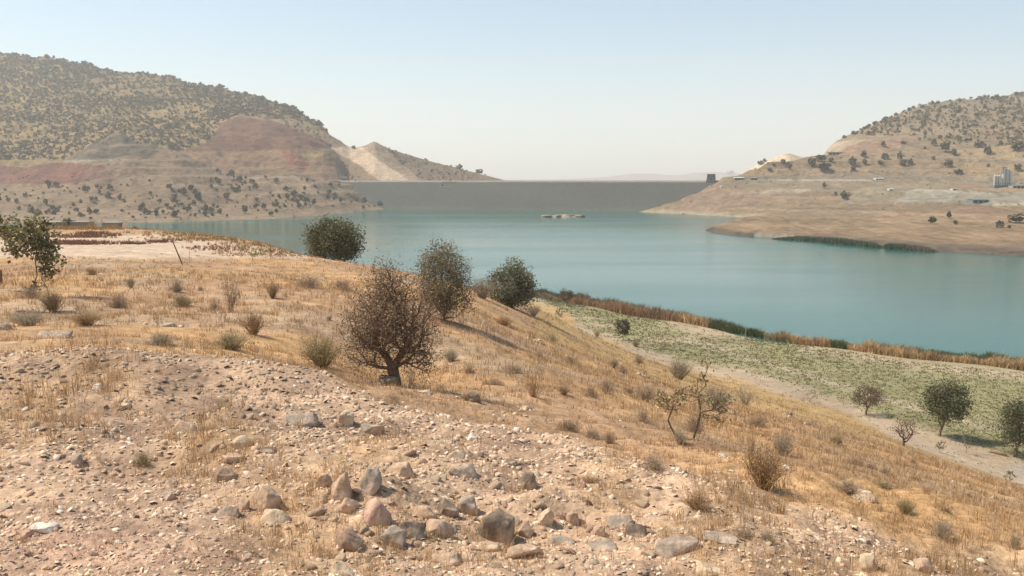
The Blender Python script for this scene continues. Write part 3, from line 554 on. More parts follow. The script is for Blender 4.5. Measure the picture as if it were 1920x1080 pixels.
# (px, py of the base, width px, height px, colour, angularity, turn, label)
ROCKS = [
 (337, 812, 76, 38, 'tan', .95, 0, 'large smooth tan boulder half sunk in the bank beside dry grass', 'boulder'),
 (181, 732, 23, 17, 'white', .7, 0, 'pale cream stone alone on the dark earth bank above the tan boulder', 'stone'),
 (143, 872, 36, 27, 'grey', .6, 2, 'pointed grey-tan stone lying on bare gravel left of the tan boulder', 'stone'),
 (200, 798, 50, 22, 'tan', .8, 1, 'flat buried tan stone in the grass between pointed stone and pale stone', 'stone'),
 (561, 797, 62, 31, 'grey', .85, .1, 'rounded blue-grey boulder on the chippings near the mound crest', 'boulder'),
 (646, 797, 30, 34, 'cream', .7, 1, 'upright pale cream stone standing beside the rounded blue-grey boulder', 'stone'),
 (697, 813, 46, 21, 'grey', .75, 0, 'low flat grey stone just right of the upright cream stone', 'stone'),
 (455, 842, 48, 24, 'cream', .65, 3, 'pale hollowed stone above the pair of stacked blocks', 'stone'),
 (434, 868, 46, 20, 'tan', .6, 0, 'flat tan stone resting on top of a brown block', 'stone'),
 (418, 903, 44, 38, 'brown', .65, 1, 'brown block supporting the flat tan stone', 'stone'),
 (320, 915, 34, 20, 'tan', .6, 2, 'small tan slab leaning above the grey stone pair at lower left', 'stone'),
 (313, 938, 36, 22, 'grey', .75, 0, 'small grey stone under the leaning tan slab', 'stone'),
 (640, 938, 40, 62, 'tan', .62, -.5, 'long tan slab tilted down towards the pinkish boulder', 'slab'),
 (692, 926, 42, 54, 'grey', .55, .4, 'angular grey rock with a sharp top beside the long tilted tan slab', 'rock'),
 (604, 916, 34, 52, 'tan', .6, .9, 'narrow brownish slab leaning left of the long tilted tan slab', 'slab'),
 (752, 896, 58, 38, 'tan', .55, .7, 'brown slab with a dark shaded side poking from the bank', 'slab'),
 (705, 984, 56, 64, 'pink', .75, 0, 'pinkish rounded boulder in the middle of the stone cluster', 'boulder'),
 (655, 960, 40, 24, 'tan', .75, 1, 'small dusty stone tucked against the left of the pinkish boulder', 'stone'),
 (650, 1028, 52, 54, 'brown', .65, 2, 'brown angular block shaded by grass below the pinkish boulder', 'stone'),
 (733, 1024, 52, 44, 'grey', .85, 1, 'grey rounded stone behind long straws below the pinkish boulder', 'stone'),
 (768, 1005, 60, 30, 'dark', .75, 1.4, 'low dark stone wedged right of the pinkish boulder', 'stone'),
 (640, 1078, 54, 42, 'cream', .9, 0, 'pale domed boulder at the bottom edge in dry grass', 'boulder'),
 (513, 984, 60, 32, 'cream', .7, 0, 'pale mottled stone lying in grass left of the cluster', 'stone'),
 (497, 958, 50, 52, 'tan', .7, 1, 'tan lumpy stone standing behind the pale mottled stone', 'stone'),
 (456, 958, 22, 30, 'tan', .85, 0, 'small egg-shaped tan stone upright in grass', 'stone'),
 (423, 968, 44, 28, 'grey', .7, 1, 'greyish stone low in grass left of the egg-shaped stone', 'stone'),
 (868, 895, 54, 30, 'grey', .6, 0, 'blocky lichened grey stone on the gravel bank', 'stone'),
 (854, 862, 34, 27, 'cream', .6, .5, 'flat cream flake above the blocky lichened grey stone', 'stone'),
 (930, 1016, 72, 76, 'dark', .72, 0, 'big dark lichened boulder, largest rock at the bottom of the stone cluster', 'boulder'),
 (838, 965, 46, 40, 'dark', .7, 1, 'dark grey rounded rock left of the big dark lichened boulder', 'rock'),
 (875, 962, 50, 44, 'grey', .65, 2, 'large weathered grey rock right behind the dark grey rounded rock', 'rock'),
 (798, 974, 50, 40, 'tan', .6, 2, 'pointed grey-tan rock with a lit top in the cluster', 'rock'),
 (820, 1004, 60, 34, 'tan', .8, .6, 'low dusty mound-shaped stone below the pointed grey-tan rock', 'stone'),
 (990, 917, 34, 40, 'dark', .6, 0, 'isolated dark brown angular rock on the bank above the big boulder', 'rock'),
 (958, 873, 26, 14, 'dark', .7, 0, 'small dark clod on the gravel uphill of the dark brown rock', 'stone'),
 (983, 1046, 76, 36, 'tan', .5, .3, 'wide flat tan slab sloping forward below the big dark boulder', 'slab'),
 (1055, 1022, 52, 24, 'grey', .55, .2, 'flat grey-brown slab right of the wide tan slab', 'slab'),
 (915, 1032, 50, 22, 'tan', .75, 0, 'half buried tan stone below the big dark boulder', 'stone'),
 (1024, 984, 32, 40, 'cream', .55, 1.2, 'upright pale split stone right of the big dark boulder', 'stone'),
 (985, 1005, 40, 34, 'tan', .7, 2.2, 'tan lumpy stone touching the right side of the big dark boulder', 'stone'),
 (1075, 984, 36, 36, 'tan', .65, .3, 'leaning tan stone right of the upright pale split stone', 'stone'),
 (1122, 1004, 26, 28, 'tan', .6, 1, 'pointed small tan stone between slab and grey hump', 'stone'),
 (1096, 916, 18, 21, 'pink', .6, 0, 'small pinkish upright stone on open gravel', 'stone'),
 (1165, 990, 52, 26, 'grey', .8, 0, 'smooth grey hump beside the straw tuft at centre right', 'stone'),
 (1192, 1008, 46, 28, 'dark', .6, 1, 'dark-sided broken stone just below the smooth grey hump', 'stone'),
 (1130, 1033, 64, 22, 'grey', .6, .1, 'flat grey paving-like slab level with the ground', 'slab'),
 (1272, 1040, 96, 28, 'grey', .55, .1, 'largest flat grey slab sunk in chippings at bottom right of centre', 'slab'),
 (1270, 1015, 34, 16, 'tan', .6, 0, 'small tan block on the uphill edge of the largest flat slab', 'stone'),
 (1340, 1076, 74, 20, 'cream', .7, 0, 'long cream stone at the bottom edge of the view', 'stone'),
 (1357, 1020, 72, 22, 'grey', .65, .2, 'low grey-brown ridge stone behind a straw tuft', 'stone'),
 (1398, 988, 48, 18, 'tan', .75, 0, 'rounded tan stone lying behind the low ridge stone', 'stone'),
 (1620, 938, 46, 21, 'cream', .75, 0, 'cream-white loaf-shaped stone on the right slope', 'stone'),
 (1630, 1072, 34, 44, 'cream', .6, 0, 'pale upright block near the bottom right', 'stone'),
 (1735, 1074, 40, 30, 'tan', .7, 1, 'dusty tan stone right of the pale upright block', 'stone'),
 (1475, 882, 18, 13, 'white', .8, 0, 'small white stone beside the tall dry grass clump', 'stone'),
 (1357, 858, 15, 9, 'white', .8, 0, 'tiny white stone below the oak sapling', 'stone'),
 (76, 998, 52, 14, 'white', .6, .1, 'flat cream-white flake at lower left', 'stone'),
 (46, 1010, 24, 18, 'pink', .7, 0, 'pinkish stone touching the flat cream-white flake', 'stone'),
 (222, 1019, 20, 11, 'white', .8, 0, 'little round white stone at lower left', 'stone'),
 (175, 955, 34, 12, 'grey', .6, 0, 'thin purplish grey flake on the lower left gravel', 'stone'),
 (88, 634, 68, 22, 'grey', .7, 0, 'long flat grey boulder on the grassy slope at left', 'boulder'),
 (6, 618, 26, 16, 'grey', .7, 0, 'grey boulder cut by the left edge of the view', 'boulder'),
 (298, 612, 48, 15, 'grey', .65, 0, 'flat grey boulder on the middle of the left slope', 'boulder'),
 (40, 548, 34, 14, 'grey', .7, 0, 'grey boulder under the left oak sapling', 'boulder'),
 (728, 722, 42, 26, 'dark', .85, 0, 'rounded brown boulder at the foot of the big dry bush', 'boulder'),
 (880, 752, 44, 30, 'dark', .7, 0, 'dark brown knobbly boulder right of the big dry bush', 'boulder'),
 (1002, 640, 26, 6, 'cream', .6, 0, 'flat cream stone on the slope below the round grey-green tree', 'stone'),
 (838, 592, 12, 10, 'cream', .6, 0, 'cream stone at the foot of the olive bush', 'stone'),
 (984, 768, 24, 12, 'tan', .7, 0, 'tan stone on the crest of the gravel mound', 'stone'),
 (794, 738, 26, 8, 'cream', .6, 0, 'pale flat stone right of the rounded brown boulder', 'stone'),
 (882, 825, 28, 14, 'white', .55, 1, 'broken white stone on the upper gravel', 'stone'),
 (1205, 705, 12, 5, 'white', .7, 0, 'small white flake among the shrubs on the slope', 'stone'),
 (1480, 782, 16, 12, 'dark', .7, 0, 'dark stone with a white top on the right slope', 'stone'),
 (1520, 800, 20, 12, 'dark', .85, 0, 'dark hump-backed stone on the right slope', 'stone'),
 (585, 745, 22, 8, 'cream', .6, 0, 'thin pale flake on the mound crest', 'stone'),
 (232, 766, 26, 12, 'cream', .6, .6, 'thin cream flake standing on edge in the dark bank', 'stone'),
 (262, 780, 24, 12, 'tan', .6, 0, 'tan flake behind the large smooth tan boulder', 'stone'),
 (622, 840, 30, 9, 'cream', .6, 0, 'long cream flake on the gravel below the upright cream stone', 'stone'),
 (500, 850, 30, 12, 'dark', .55, .5, 'thin dark flake jutting from the gravel', 'stone'),
 (690, 1070, 40, 18, 'tan', .7, 0, 'low tan stone right of the pale domed boulder', 'stone'),
 (835, 1060, 60, 30, 'tan', .75, 0, 'broad dusty stone at the bottom centre', 'stone'),
]
def put_rock(px, py, wpx, hpx, mat, ang, turn, label, cat, seed, sub=3, group=None, me=None):
    p = hitD(px, py)
    if p is None: return None
    k = p.y / FPX / math.cos(PITCH) * 1.04; w = wpx * k * .98; h = hpx * k * (.85 if hpx > wpx else .78)
    v, f = rock_v(seed, sub, 13 + seed % 5, (ang - .08) if ang < .8 else .78, .22)
    dep = max(w * .75, min(h * 1.1, w * 1.3)) if hpx < wpx else w * .9
    tl = .0
    flat = hpx / wpx < .45
    if flat: h = h * .75; dep = w * .8
    R = Matrix.Rotation(turn * .35, 3, 'Y') @ Matrix.Rotation(turn * .3, 3, 'X')
    sc = np.array([w / 2, dep / 2, h * .85])
    vv = (v * sc) @ np.array(R).T
    vv[:, 2] += h * .0
    o = mesh_obj('stone' if cat == 'stone' else cat, vv, [f], RM[mat], None, ang >= .9, label=label, cat=cat, group=group)
    o.location = (p.x, p.y + dep * .35, float(G(p.x, p.y + dep * .35)[0]) - .0)
    return o
rock_xy = []
for i, r in enumerate(ROCKS):
    o = put_rock(*r, seed=i + 3 + (1003 if 'largest rock at the bottom' in r[7] else 0))
    if o: rock_xy.append((o.location.x, o.location.y, r[2]))
# loose stones, each its own object: shared meshes, scattered over the gravel
stone_me = {}
for cn in ('tan', 'cream', 'grey', 'pink', 'brown', 'white'):
    for q in range(4):
        v, f = rock_v(400 + q * 7 + len(cn), 2, 9, .62); stone_me[cn, q] = mesh_arr('stone', v * np.array([1, .8, .5 if q % 2 else .32]), [f], RM[cn])
KIND = [('tan', 'tan stone lying loose in the gravel of the foreground mound', .34), ('cream', 'pale cream stone lying loose in the gravel of the foreground mound', .28),
        ('grey', 'grey stone lying loose in the gravel of the foreground mound', .14), ('pink', 'pinkish stone lying loose in the gravel of the foreground mound', .12),
        ('brown', 'brown stone lying loose in the gravel of the foreground mound', .08), ('white', 'whitish stone lying loose in the gravel of the foreground mound', .04)]
cnt = 0; tries = 0
while cnt < 285 and tries < 5000:
    tries += 1
    px = RNG.uniform(-20, 1940); py = RNG.uniform(660, 1078)
    if py < curve(GRAVEL_TOP, px) + 6 and RNG.random() < .93: continue
    dens = .22 + .9 * math.exp(-((px - 850) / 330) ** 2 - ((py - 980) / 90) ** 2) + .25 * math.exp(-((py - 1040) / 60) ** 2)
    if RNG.random() > dens: continue
    p = hit_near(px, py)
    if p is None or p.y > 19: continue
    if any((p.x - a) ** 2 + (p.y - b_) ** 2 < (c * p.y / FPX * .5) ** 2 for a, b_, c in rock_xy): continue
    k = RNG.choice(6, p=[q[2] for q in KIND]); cn, lab, _ = KIND[k]
    wp = 10 + 16 * RNG.random() ** 2.5 + (9 if abs(px - 900) < 340 and py > 850 else 0) * RNG.random()
    s = wp / 2 * p.y / FPX * 1.05
    zn = ('at far left below the dark earth bank' if px < 300 else 'around the large smooth tan boulder') if px < 480 and py < 900 else ('in the bottom left corner' if px < 420 else 'left of the pinkish boulder' if px < 660 else 'between the pinkish boulder and the big dark boulder' if px < 930 and py > 880 else 'on the bare gravel below the dry thorny bush' if px < 930 else 'close right of the big dark boulder' if px < 1180 and py > 900 else 'on the gravel crest right of centre' if py < 900 and px < 1350 else 'near the largest flat slab' if px < 1420 else 'on the lower right slope')
    lab = {'tan': 'small tan', 'cream': 'small pale cream', 'grey': 'small grey', 'pink': 'small pinkish', 'brown': 'small brown', 'white': 'small whitish'}[cn] + ' stone lying loose ' + zn
    o = link(bpy.data.objects.new('stone', stone_me[cn, int(RNG.integers(4))]), label=lab, cat='stone', group='loose ' + cn + ' stones ' + zn)
    o.location = (p.x, p.y, p.z + s * .04); o.scale = (s, s, s * RNG.uniform(.7, 1.3)); o.rotation_euler = (RNG.normal() * .4, RNG.normal() * .4, RNG.uniform(0, 6.28)); cnt += 1

# ------------------------------------------------------------------ gravel chips (uncountable)
def sample_near(n, fn, yr=(2.7, 18), ur=(-.66, .70)):
    """points spread evenly as seen from afar, thinned by fn(x, y) -> probability"""
    u = RNG.uniform(*ur, n); y = np.exp(RNG.uniform(math.log(yr[0]), math.log(yr[1]), n)); x = u * y
    k = RNG.random(n) < fn(x, y); x, y = x[k], y[k]
    return x, y, G(x, y)
def rotm(n, tilt):
    az = RNG.uniform(0, 6.28, n); tx = RNG.normal(size=n) * tilt; ty = RNG.normal(size=n) * tilt
    ca, sa = np.cos(az), np.sin(az); R = np.zeros((n, 3, 3))
    R[:, 0, 0] = ca; R[:, 0, 1] = -sa; R[:, 1, 0] = sa; R[:, 1, 1] = ca; R[:, 2, 2] = 1
    cx, sx = np.cos(tx), np.sin(tx); A = np.zeros((n, 3, 3)); A[:, 0, 0] = 1; A[:, 1, 1] = cx; A[:, 1, 2] = -sx; A[:, 2, 1] = sx; A[:, 2, 2] = cx
    cy, sy = np.cos(ty), np.sin(ty); B = np.zeros((n, 3, 3)); B[:, 1, 1] = 1; B[:, 0, 0] = cy; B[:, 0, 2] = sy; B[:, 2, 0] = -sy; B[:, 2, 2] = cy
    return A @ B @ R
def chips(x, y, z, size, cols, thick=(.08, .32), tilt=.42):
    n = len(x); ang = np.arange(5) * 2 * math.pi / 5 + RNG.uniform(-.45, .45, (n, 5)); rad = RNG.uniform(.65, 1.15, (n, 5))
    px = np.cos(ang) * rad; py = np.sin(ang) * rad * RNG.uniform(.3, .9, (n, 1)); h = RNG.uniform(*thick, (n, 1))
    top = np.stack([px * .82, py * .82, h + 0 * px], -1); bot = np.stack([px, py, -h * .6 + 0 * px], -1)
    V = np.concatenate([top, bot], 1) * size[:, None, None]
    V = np.einsum('nij,nkj->nki', rotm(n, tilt), V) + np.stack([x, y, z], -1)[:, None]
    b = (np.arange(n) * 10)[:, None]
    tri = np.concatenate([b + np.array([0, 1, 2]), b + np.array([0, 2, 3]), b + np.array([0, 3, 4])])
    quad = np.concatenate([b + np.array([k, k + 5, (k + 1) % 5 + 5, (k + 1) % 5]) for k in range(5)])
    return V.reshape(-1, 3), [tri, quad], np.repeat(cols, 10, 0)
PAL = np.array([[.62, .44, .295], [.69, .52, .36], [.55, .385, .25], [.43, .29, .19], [.78, .62, .46], [.42, .30, .21], [.58, .37, .25]])
def gravel_p(x, y):
    px, py, mound, mead, pat, plat = gmask(x, y)
    s = sstep(-.5, .3, fbm(x * 1.1, y * 1.1, 131, 3)); e = np.exp(-((px - 260) / 260) ** 2 - ((py - 735) / 65) ** 2); return np.clip(mound * (1 - .55 * pat) * (.45 + .55 * s) * (1 - .45 * e), 0, 1)
x, y, z = sample_near(95000, gravel_p, (2.7, 15))
ncp = len(x); cols = PAL[RNG.choice(7, ncp, p=[.24, .16, .2, .16, .08, .1, .06])] * RNG.uniform(.85, 1.1, (ncp, 1))
pxs_, pys_ = proj(x, y, z); dk = np.exp(-((pxs_ - 250) / 280) ** 2 - ((pys_ - 730) / 75) ** 2)[:, None] * .45; cols = cols * (1 - dk)
size = y / FPX * (1.8 + 9.0 * RNG.random(ncp) ** 4)
V, F, C = chips(x, y, z + size * .08, size, cols)
bx, by, bz = sample_near(2600, gravel_p, (2.7, 14)); nb_ = len(bx); bs = by / FPX * (4 + 8 * RNG.random(nb_) ** 2); bc = PAL[RNG.choice(7, nb_)] * RNG.uniform(.9, 1.1, (nb_, 1))
V2, F2, C2 = chips(bx, by, bz + bs * .03, bs, bc, (.05, .16), .28); V, F, C = np.concatenate([V, V2]), [np.concatenate([a, b_ + len(V)]) for a, b_ in zip(F, F2)], np.concatenate([C, C2])
mesh_obj('gravel', V, F, M['stone'], C, kind='stuff', label='pale flat stone chips covering the foreground mound')
qx, qy, qs = [], [], []
for a_, b_, wp_ in rock_xy:
    for _ in range(16):
        t_ = RNG.uniform(0, 6.28); r_ = wp_ * b_ / FPX * RNG.uniform(.38, .75); qx.append(a_ + math.cos(t_) * r_); qy.append(b_ + math.sin(t_) * r_ * .8); qs.append(b_ / FPX * RNG.uniform(2, 7))
qx, qy, qs = map(np.array, (qx, qy, qs)); V, F, C = chips(qx, qy, G(qx, qy) + qs * .05, qs, PAL[RNG.choice(7, len(qx))] * .92, (.15, .5), .5)
mesh_obj('rubble', V, F, M['stone'], C, kind='stuff', label='small rubble gathered round the foreground stones')
# scattered chips among the grass further off
def far_chip_p(x, y):
    px, py, mound, mead, pat, plat = gmask(x, y); return (1 - mound) * (1 - mead) * (1 - plat) * np.clip(.10 + .8 * sstep(.15, .5, fbm(x * .3, y * .3, 57, 3)), 0, 1)
x, y, z = sample_near(9000, far_chip_p, (10, 60)); n_ = len(x)
size = y / FPX * (1.0 + 2.6 * RNG.random(n_) ** 3); V, F, C = chips(x, y, z + .01, size, PAL[RNG.choice(7, n_)] * .95)
mesh_obj('slope_gravel', V, F, M['stone'], C, kind='stuff', label='scattered pale stone chips between the grass on the slope')

# ------------------------------------------------------------------ grass
def blades(x, y, z, h, w, lean, cols, seg2=True, az=None):
    n = len(x); a = RNG.uniform(0, 6.28, n) if az is None else az; la = RNG.uniform(0, 6.28, n)
    dx, dy = np.cos(a) * w / 2, np.sin(a) * w / 2; lx, ly = np.cos(la) * lean * h, np.sin(la) * lean * h
    b0 = np.stack([x - dx, y - dy, z - .02 * h], -1); b1 = np.stack([x + dx, y + dy, z - .02 * h], -1)
    tip = np.stack([x + lx, y + ly, z + h], -1)
    if not seg2:
        V = np.stack([b0, b1, tip], 1); b = (np.arange(n) * 3)[:, None]; return V.reshape(-1, 3), [b + np.array([0, 1, 2])], np.repeat(cols, 3, 0)
    m0 = np.stack([x + lx * .3 - dx * .75, y + ly * .3 - dy * .75, z + h * .55], -1); m1 = np.stack([x + lx * .3 + dx * .75, y + ly * .3 + dy * .75, z + h * .55], -1)
    V = np.stack([b0, b1, m1, m0, tip], 1); b = (np.arange(n) * 5)[:, None]
    return V.reshape(-1, 3), [b + np.array([3, 2, 4]), b + np.array([0, 1, 2, 3])], np.repeat(cols, 5, 0)
STRAW = np.array([[.57, .365, .185], [.51, .31, .145], [.64, .44, .25], [.42, .265, .145], [.52, .37, .235]])
def tufts(x, y, nb, hpx, wpx, spread, lean=.4, cols=None, pal=STRAW, hmin=.4, k=1.0):
    n = len(x); xi = np.repeat(x, nb); yi = np.repeat(y, nb); kk = yi / FPX * k
    a = RNG.uniform(0, 6.28, n * nb); r = RNG.random(n * nb) ** .7 * spread * kk; xi = xi + np.cos(a) * r; yi = yi + np.sin(a) * r
    z = G(xi, yi); h = kk * hpx * RNG.uniform(hmin, 1, n * nb) * np.repeat(RNG.uniform(.5, 1.2, n), nb); w = kk * wpx * RNG.uniform(.7, 1.3, n * nb)
    mot = np.repeat(.92 + .3 * fbm(x * .55, y * .55, 58, 4), nb)[:, None]
    if cols is None: cols = mot * np.repeat(pal[RNG.integers(len(pal), size=n)] * RNG.uniform(.85, 1.12, (n, 1)), nb, 0) * RNG.uniform(.85, 1.12, (n * nb, 1))
    return blades(xi, yi, z, h, w, np.abs(RNG.normal(size=n * nb)) * lean, cols)
def join(parts):
    V, F3, F4, C, o = [], [], [], [], 0
    for v, fs, c in parts:
        for f in fs: (F3 if f.shape[1] == 3 else F4).append(f + o)
        V.append(v); C.append(c); o += len(v)
    return np.concatenate(V), [np.concatenate(q) for q in (F3, F4) if q], np.concatenate(C)
# slope grass
def slope_p(x, y):
    px, py, mound, mead, pat, plat = gmask(x, y)
    s = sstep(-.55, .2, fbm(x * .25, y * .25, 141, 4)); foot = (y > 35) & (px > 1000)
    return (1 - mound) * (1 - mead) * (1 - plat) * np.where(foot, .8, .25 + .6 * s)
x, y, _ = sample_near(22000, slope_p, (4.5, 46)); P1 = tufts(x, y, 8, 14, .9, 10, .6)
x, y, _ = sample_near(14000, slope_p, (36, 135)); P2 = tufts(x, y, 4, 6, .9, 6, .3)
V, F, C = join([P1, P2]); mesh_obj('dry_grass', V, F, M['grass'], C, kind='stuff', label='yellow dry grass covering the slope')
# grass among the foreground gravel
def mound_p(x, y):
    px, py, mound, mead, pat, plat = gmask(x, y); return mound * (np.clip(pat * 1.4, 0, 1) ** 1.2 * .85 + .05)
x, y, _ = sample_near(10000, mound_p, (2.7, 16)); P1 = tufts(x, y, 9, 26, .9, 11, .55)
x, y, _ = sample_near(9000, lambda a, b_: (gmask(a, b_)[2]) * .18, (2.8, 14)); P3 = tufts(x, y, 5, 9, .8, 8, .9, pal=np.array([[.42, .26, .17], [.40, .23, .17], [.5, .35, .2]]))
# reddish dry herbs in the bottom left corner
x, y, _ = sample_near(7000, lambda a, b_: np.exp(-((proj(a, b_, G0(a, b_))[0] - 200) / 260) ** 2 - ((proj(a, b_, G0(a, b_))[1] - 1060) / 45) ** 2) * .6 + 0 * a, (2.8, 5.5)); P4 = tufts(x, y, 6, 9, 1.1, 7, 1.2, pal=np.array([[.30, .10, .09], [.36, .16, .12], [.40, .24, .17]]))
def hollow_p(a, b_):
    qx, qy = proj(a, b_, G0(a, b_)); r_ = 0
    for cx, cy, rx, ry in ((560, 1000, 90, 90), (610, 930, 60, 50), (390, 850, 70, 60), (60, 790, 110, 40), (740, 1040, 60, 50), (1400, 960, 90, 50), (1330, 1040, 60, 50), (190, 720, 50, 40), (940, 1040, 60, 25), (1720, 1050, 160, 70)): r_ = np.maximum(r_, np.exp(-((qx - cx) / rx) ** 2 - ((qy - cy) / ry) ** 2))
    return r_ * sstep(-.3, .3, fbm(a * 4, b_ * 4, 66, 2))
rx_ = np.repeat([q[0] for q in rock_xy], 3) + RNG.normal(size=3 * len(rock_xy)) * .09; ry_ = np.repeat([q[1] for q in rock_xy], 3) + RNG.normal(size=3 * len(rock_xy)) * .09; P6 = tufts(rx_, ry_, 9, 30, 1.0, 10, .6)
x, y, _ = sample_near(9000, hollow_p, (2.7, 14)); P5 = tufts(x, y, 10, 48, 1.0, 12, .45, hmin=.25)
V, F, C = join([P1, P3, P4, P5, P6]); mesh_obj('mound_grass', V, F, M['grass'], C, kind='stuff', label='thin straw tufts growing among the foreground stones')
# meadow plants
def mead_p(x, y):
    px, py, mound, mead, pat, plat = gmask(x, y)
    g = green_share(x, y, px, py) * sstep(-1, 3, curve(SHORE_BASE, px) * 0 + py - curve(SHORE_BASE, px) - 2)
    return mead * (.05 + .95 * g) * (py > curve(SHORE_BASE, px) + 2)
x, y, _ = sample_near(36000, mead_p, (75, 260), (0, .66)); n_ = len(x)
GP = np.array([[.175, .18, .07], [.205, .205, .085], [.235, .22, .10], [.28, .245, .12], [.36, .285, .16], [.14, .155, .06]])
V, F, C = tufts(x, y, 4, 3.2, 1.6, 5, .9, pal=GP); mesh_obj('meadow_plants', V, F, M['grass'], C, kind='stuff', label='low green plants covering the flat meadow by the water')

# reeds: a band between meadow and water
def reed_line(u, top):    # px -> base row
    return curve(SHORE_BASE, u)
nr = 30000; pxr_ = RNG.uniform(985, 2100, nr); tt = RNG.random(nr)
TOPW = [(985, 545), (1010, 547), (1080, 554), (1200, 578), (1300, 600), (1420, 624), (1500, 638), (1600, 652), (1750, 668), (1920, 682), (2500, 730)]
base_py = curve(SHORE_BASE, pxr_) * (1 - tt) + curve(TOPW, pxr_) * tt
u_, w_ = uw(pxr_, base_py); Dz = (CAMZ - .5) / w_
x = u_ * Dz; y = Dz; z = np.maximum(G(x, y), -.4)
hh = fbm(pxr_ * .03, pxr_ * 0, 151, 3); hpx = (17 + 6 * hh + 4 * fbm(pxr_ * .12, 0 * pxr_, 153, 2)) * (.75 + .25 * sstep(1000, 1200, pxr_)) * (1 + .15 * sstep(1500, 1900, pxr_)); hpx *= (.72 + .5 * vn(pxr_ * .055, tt * 1.5, 157)) * RNG.uniform(.5, 1.1, nr)
grn = (((pxr_ > 1330) & (pxr_ < 1432)) | ((pxr_ > 1558) & (pxr_ < 1590)) | ((pxr_ > 1740) & (pxr_ < 1860) & (tt > .3)) | ((tt > .62) & (RNG.random(nr) < .75)) | ((pxr_ < 1050) & (tt > .3)))
rust = (pxr_ < 1270) & ~grn
cr_ = np.where(grn[:, None], np.array([.115, .135, .055]), np.where(rust[:, None], np.array([.34, .20, .11]), np.array([.48, .325, .17]))) * RNG.uniform(.75, 1.2, (nr, 1)) * (1 + .45 * fbm(pxr_ * .07, tt * 3, 155, 3))[:, None]
V, F, C = blades(x, y, z, hpx * y / FPX, y / FPX * 1.7, .2 + .45 * RNG.random(nr), cr_)
mesh_obj('reeds', V, F, M['grass'], C, kind='stuff', label='rust and straw coloured reed belt along the near shore')

# green bushes and reeds under the far bank of the peninsula, one mass
nr = 9000; pxr_ = RNG.uniform(1440, 1760, nr); k_ = curve([(1440, 449), (1500, 451), (1560, 457), (1650, 466), (1750, 473)], pxr_)
u_, w_ = uw(pxr_, k_ - RNG.random(nr) * 2.5); Dz = CAMZ / w_; hp = curve([(1440, 0), (1480, 7), (1520, 9), (1560, 12), (1580, 13), (1605, 11), (1640, 12), (1655, 3), (1665, 12), (1700, 12), (1740, 9), (1760, 2)], pxr_) * RNG.uniform(.4, 1.1, nr)
gc = np.where((RNG.random(nr) < .7)[:, None], [.06, .085, .035], [.12, .12, .055]) * RNG.uniform(.7, 1.3, (nr, 1)); rr_ = ((pxr_ > 1700) & (RNG.random(nr) < .6))[:, None]; gc = np.where(rr_, [.20, .12, .08], gc)
V, F, C = blades(u_ * Dz, Dz, 0 * Dz - .2, hp * Dz / FPX, Dz / FPX * 2.2, .3, gc, False); mesh_obj('shore_reeds', V, F, M['farleaf'], C, kind='stuff', label='dark green reeds under the bank of the right peninsula')

# ------------------------------------------------------------------ trees and bushes
def tubes(segs, sides=4):
    """segs: (p0, p1, r0, r1) arrays"""
    p0 = np.array([s[0] for s in segs]); p1 = np.array([s[1] for s in segs]); r0 = np.array([s[2] for s in segs]); r1 = np.array([s[3] for s in segs])
    d_ = p1 - p0; d_ /= np.linalg.norm(d_, axis=1)[:, None] + 1e-9; a = np.where(np.abs(d_[:, 2:3]) > .9, [1., 0, 0], [0, 0, 1.])
    e1 = np.cross(d_, a); e1 /= np.linalg.norm(e1, axis=1)[:, None] + 1e-9; e2 = np.cross(d_, e1)
    V = []
    for k in range(sides):
        c, s = math.cos(2 * math.pi * k / sides), math.sin(2 * math.pi * k / sides); o = e1 * c + e2 * s
        V += [p0 + o * r0[:, None], p1 + o * r1[:, None]]
    V = np.stack(V, 1); b = (np.arange(len(segs)) * 2 * sides)[:, None]
    F = np.concatenate([b + np.array([2 * k, 2 * ((k + 1) % sides), 2 * ((k + 1) % sides) + 1, 2 * k + 1]) for k in range(sides)])
    return V.reshape(-1, 3), F
def skeleton(rng, tips, trunk, r_tip, alpha=.5, power=2.3):
    """grow a branch graph from trunk points out to the tips; returns segments with pipe-model radii"""
    nodes = [np.array(p, float) for p in trunk]; par = [-1] + list(range(len(trunk) - 1)); dist = [0.0]
    for k in range(1, len(trunk)): dist.append(dist[-1] + np.linalg.norm(nodes[k] - nodes[k - 1]))
    base = nodes[-1]; order = np.argsort(np.linalg.norm(tips - base, axis=1)); minn = max(1, len(trunk) // 2)
    for i in order:
        t_ = tips[i]; A = np.array(nodes); dd = np.linalg.norm(A - t_, axis=1); cost = dd + alpha * np.array(dist)
        cost = cost + np.where(A[:, 2] > t_[2] + .02, dd * .5, 0); cost[:minn] += 99
        j = int(np.argmin(cost)); L_ = dd[j]; nseg = 1 + int(L_ / (.16 * np.linalg.norm(tips.max(0) - tips.min(0)) + 1e-6))
        prev = j; a = nodes[j]
        for q in range(1, nseg + 1):
            f = q / nseg; pnt = a * (1 - f) + t_ * f
            if q < nseg: pnt = pnt + rng.normal(size=3) * L_ * .07 - np.array([0, 0, .08 * L_ * math.sin(f * 3.14)])
            nodes.append(pnt); par.append(prev); dist.append(dist[prev] + np.linalg.norm(pnt - nodes[prev])); prev = len(nodes) - 1
    n = len(nodes); load = np.zeros(n); kids = np.zeros(n, int)
    for i in range(1, n): kids[par[i]] += 1
    load[kids == 0] = 1
    for i in range(n - 1, 0, -1): load[par[i]] += load[i]
    rad = r_tip * np.maximum(load, 1) ** (1 / power)
    return [(nodes[par[i]], nodes[i], rad[par[i]] if kids[par[i]] < 3 or i < len(trunk) else rad[i] * 1.15, rad[i]) for i in range(1, n)], [nodes[i] for i in range(n) if kids[i] == 0], nodes
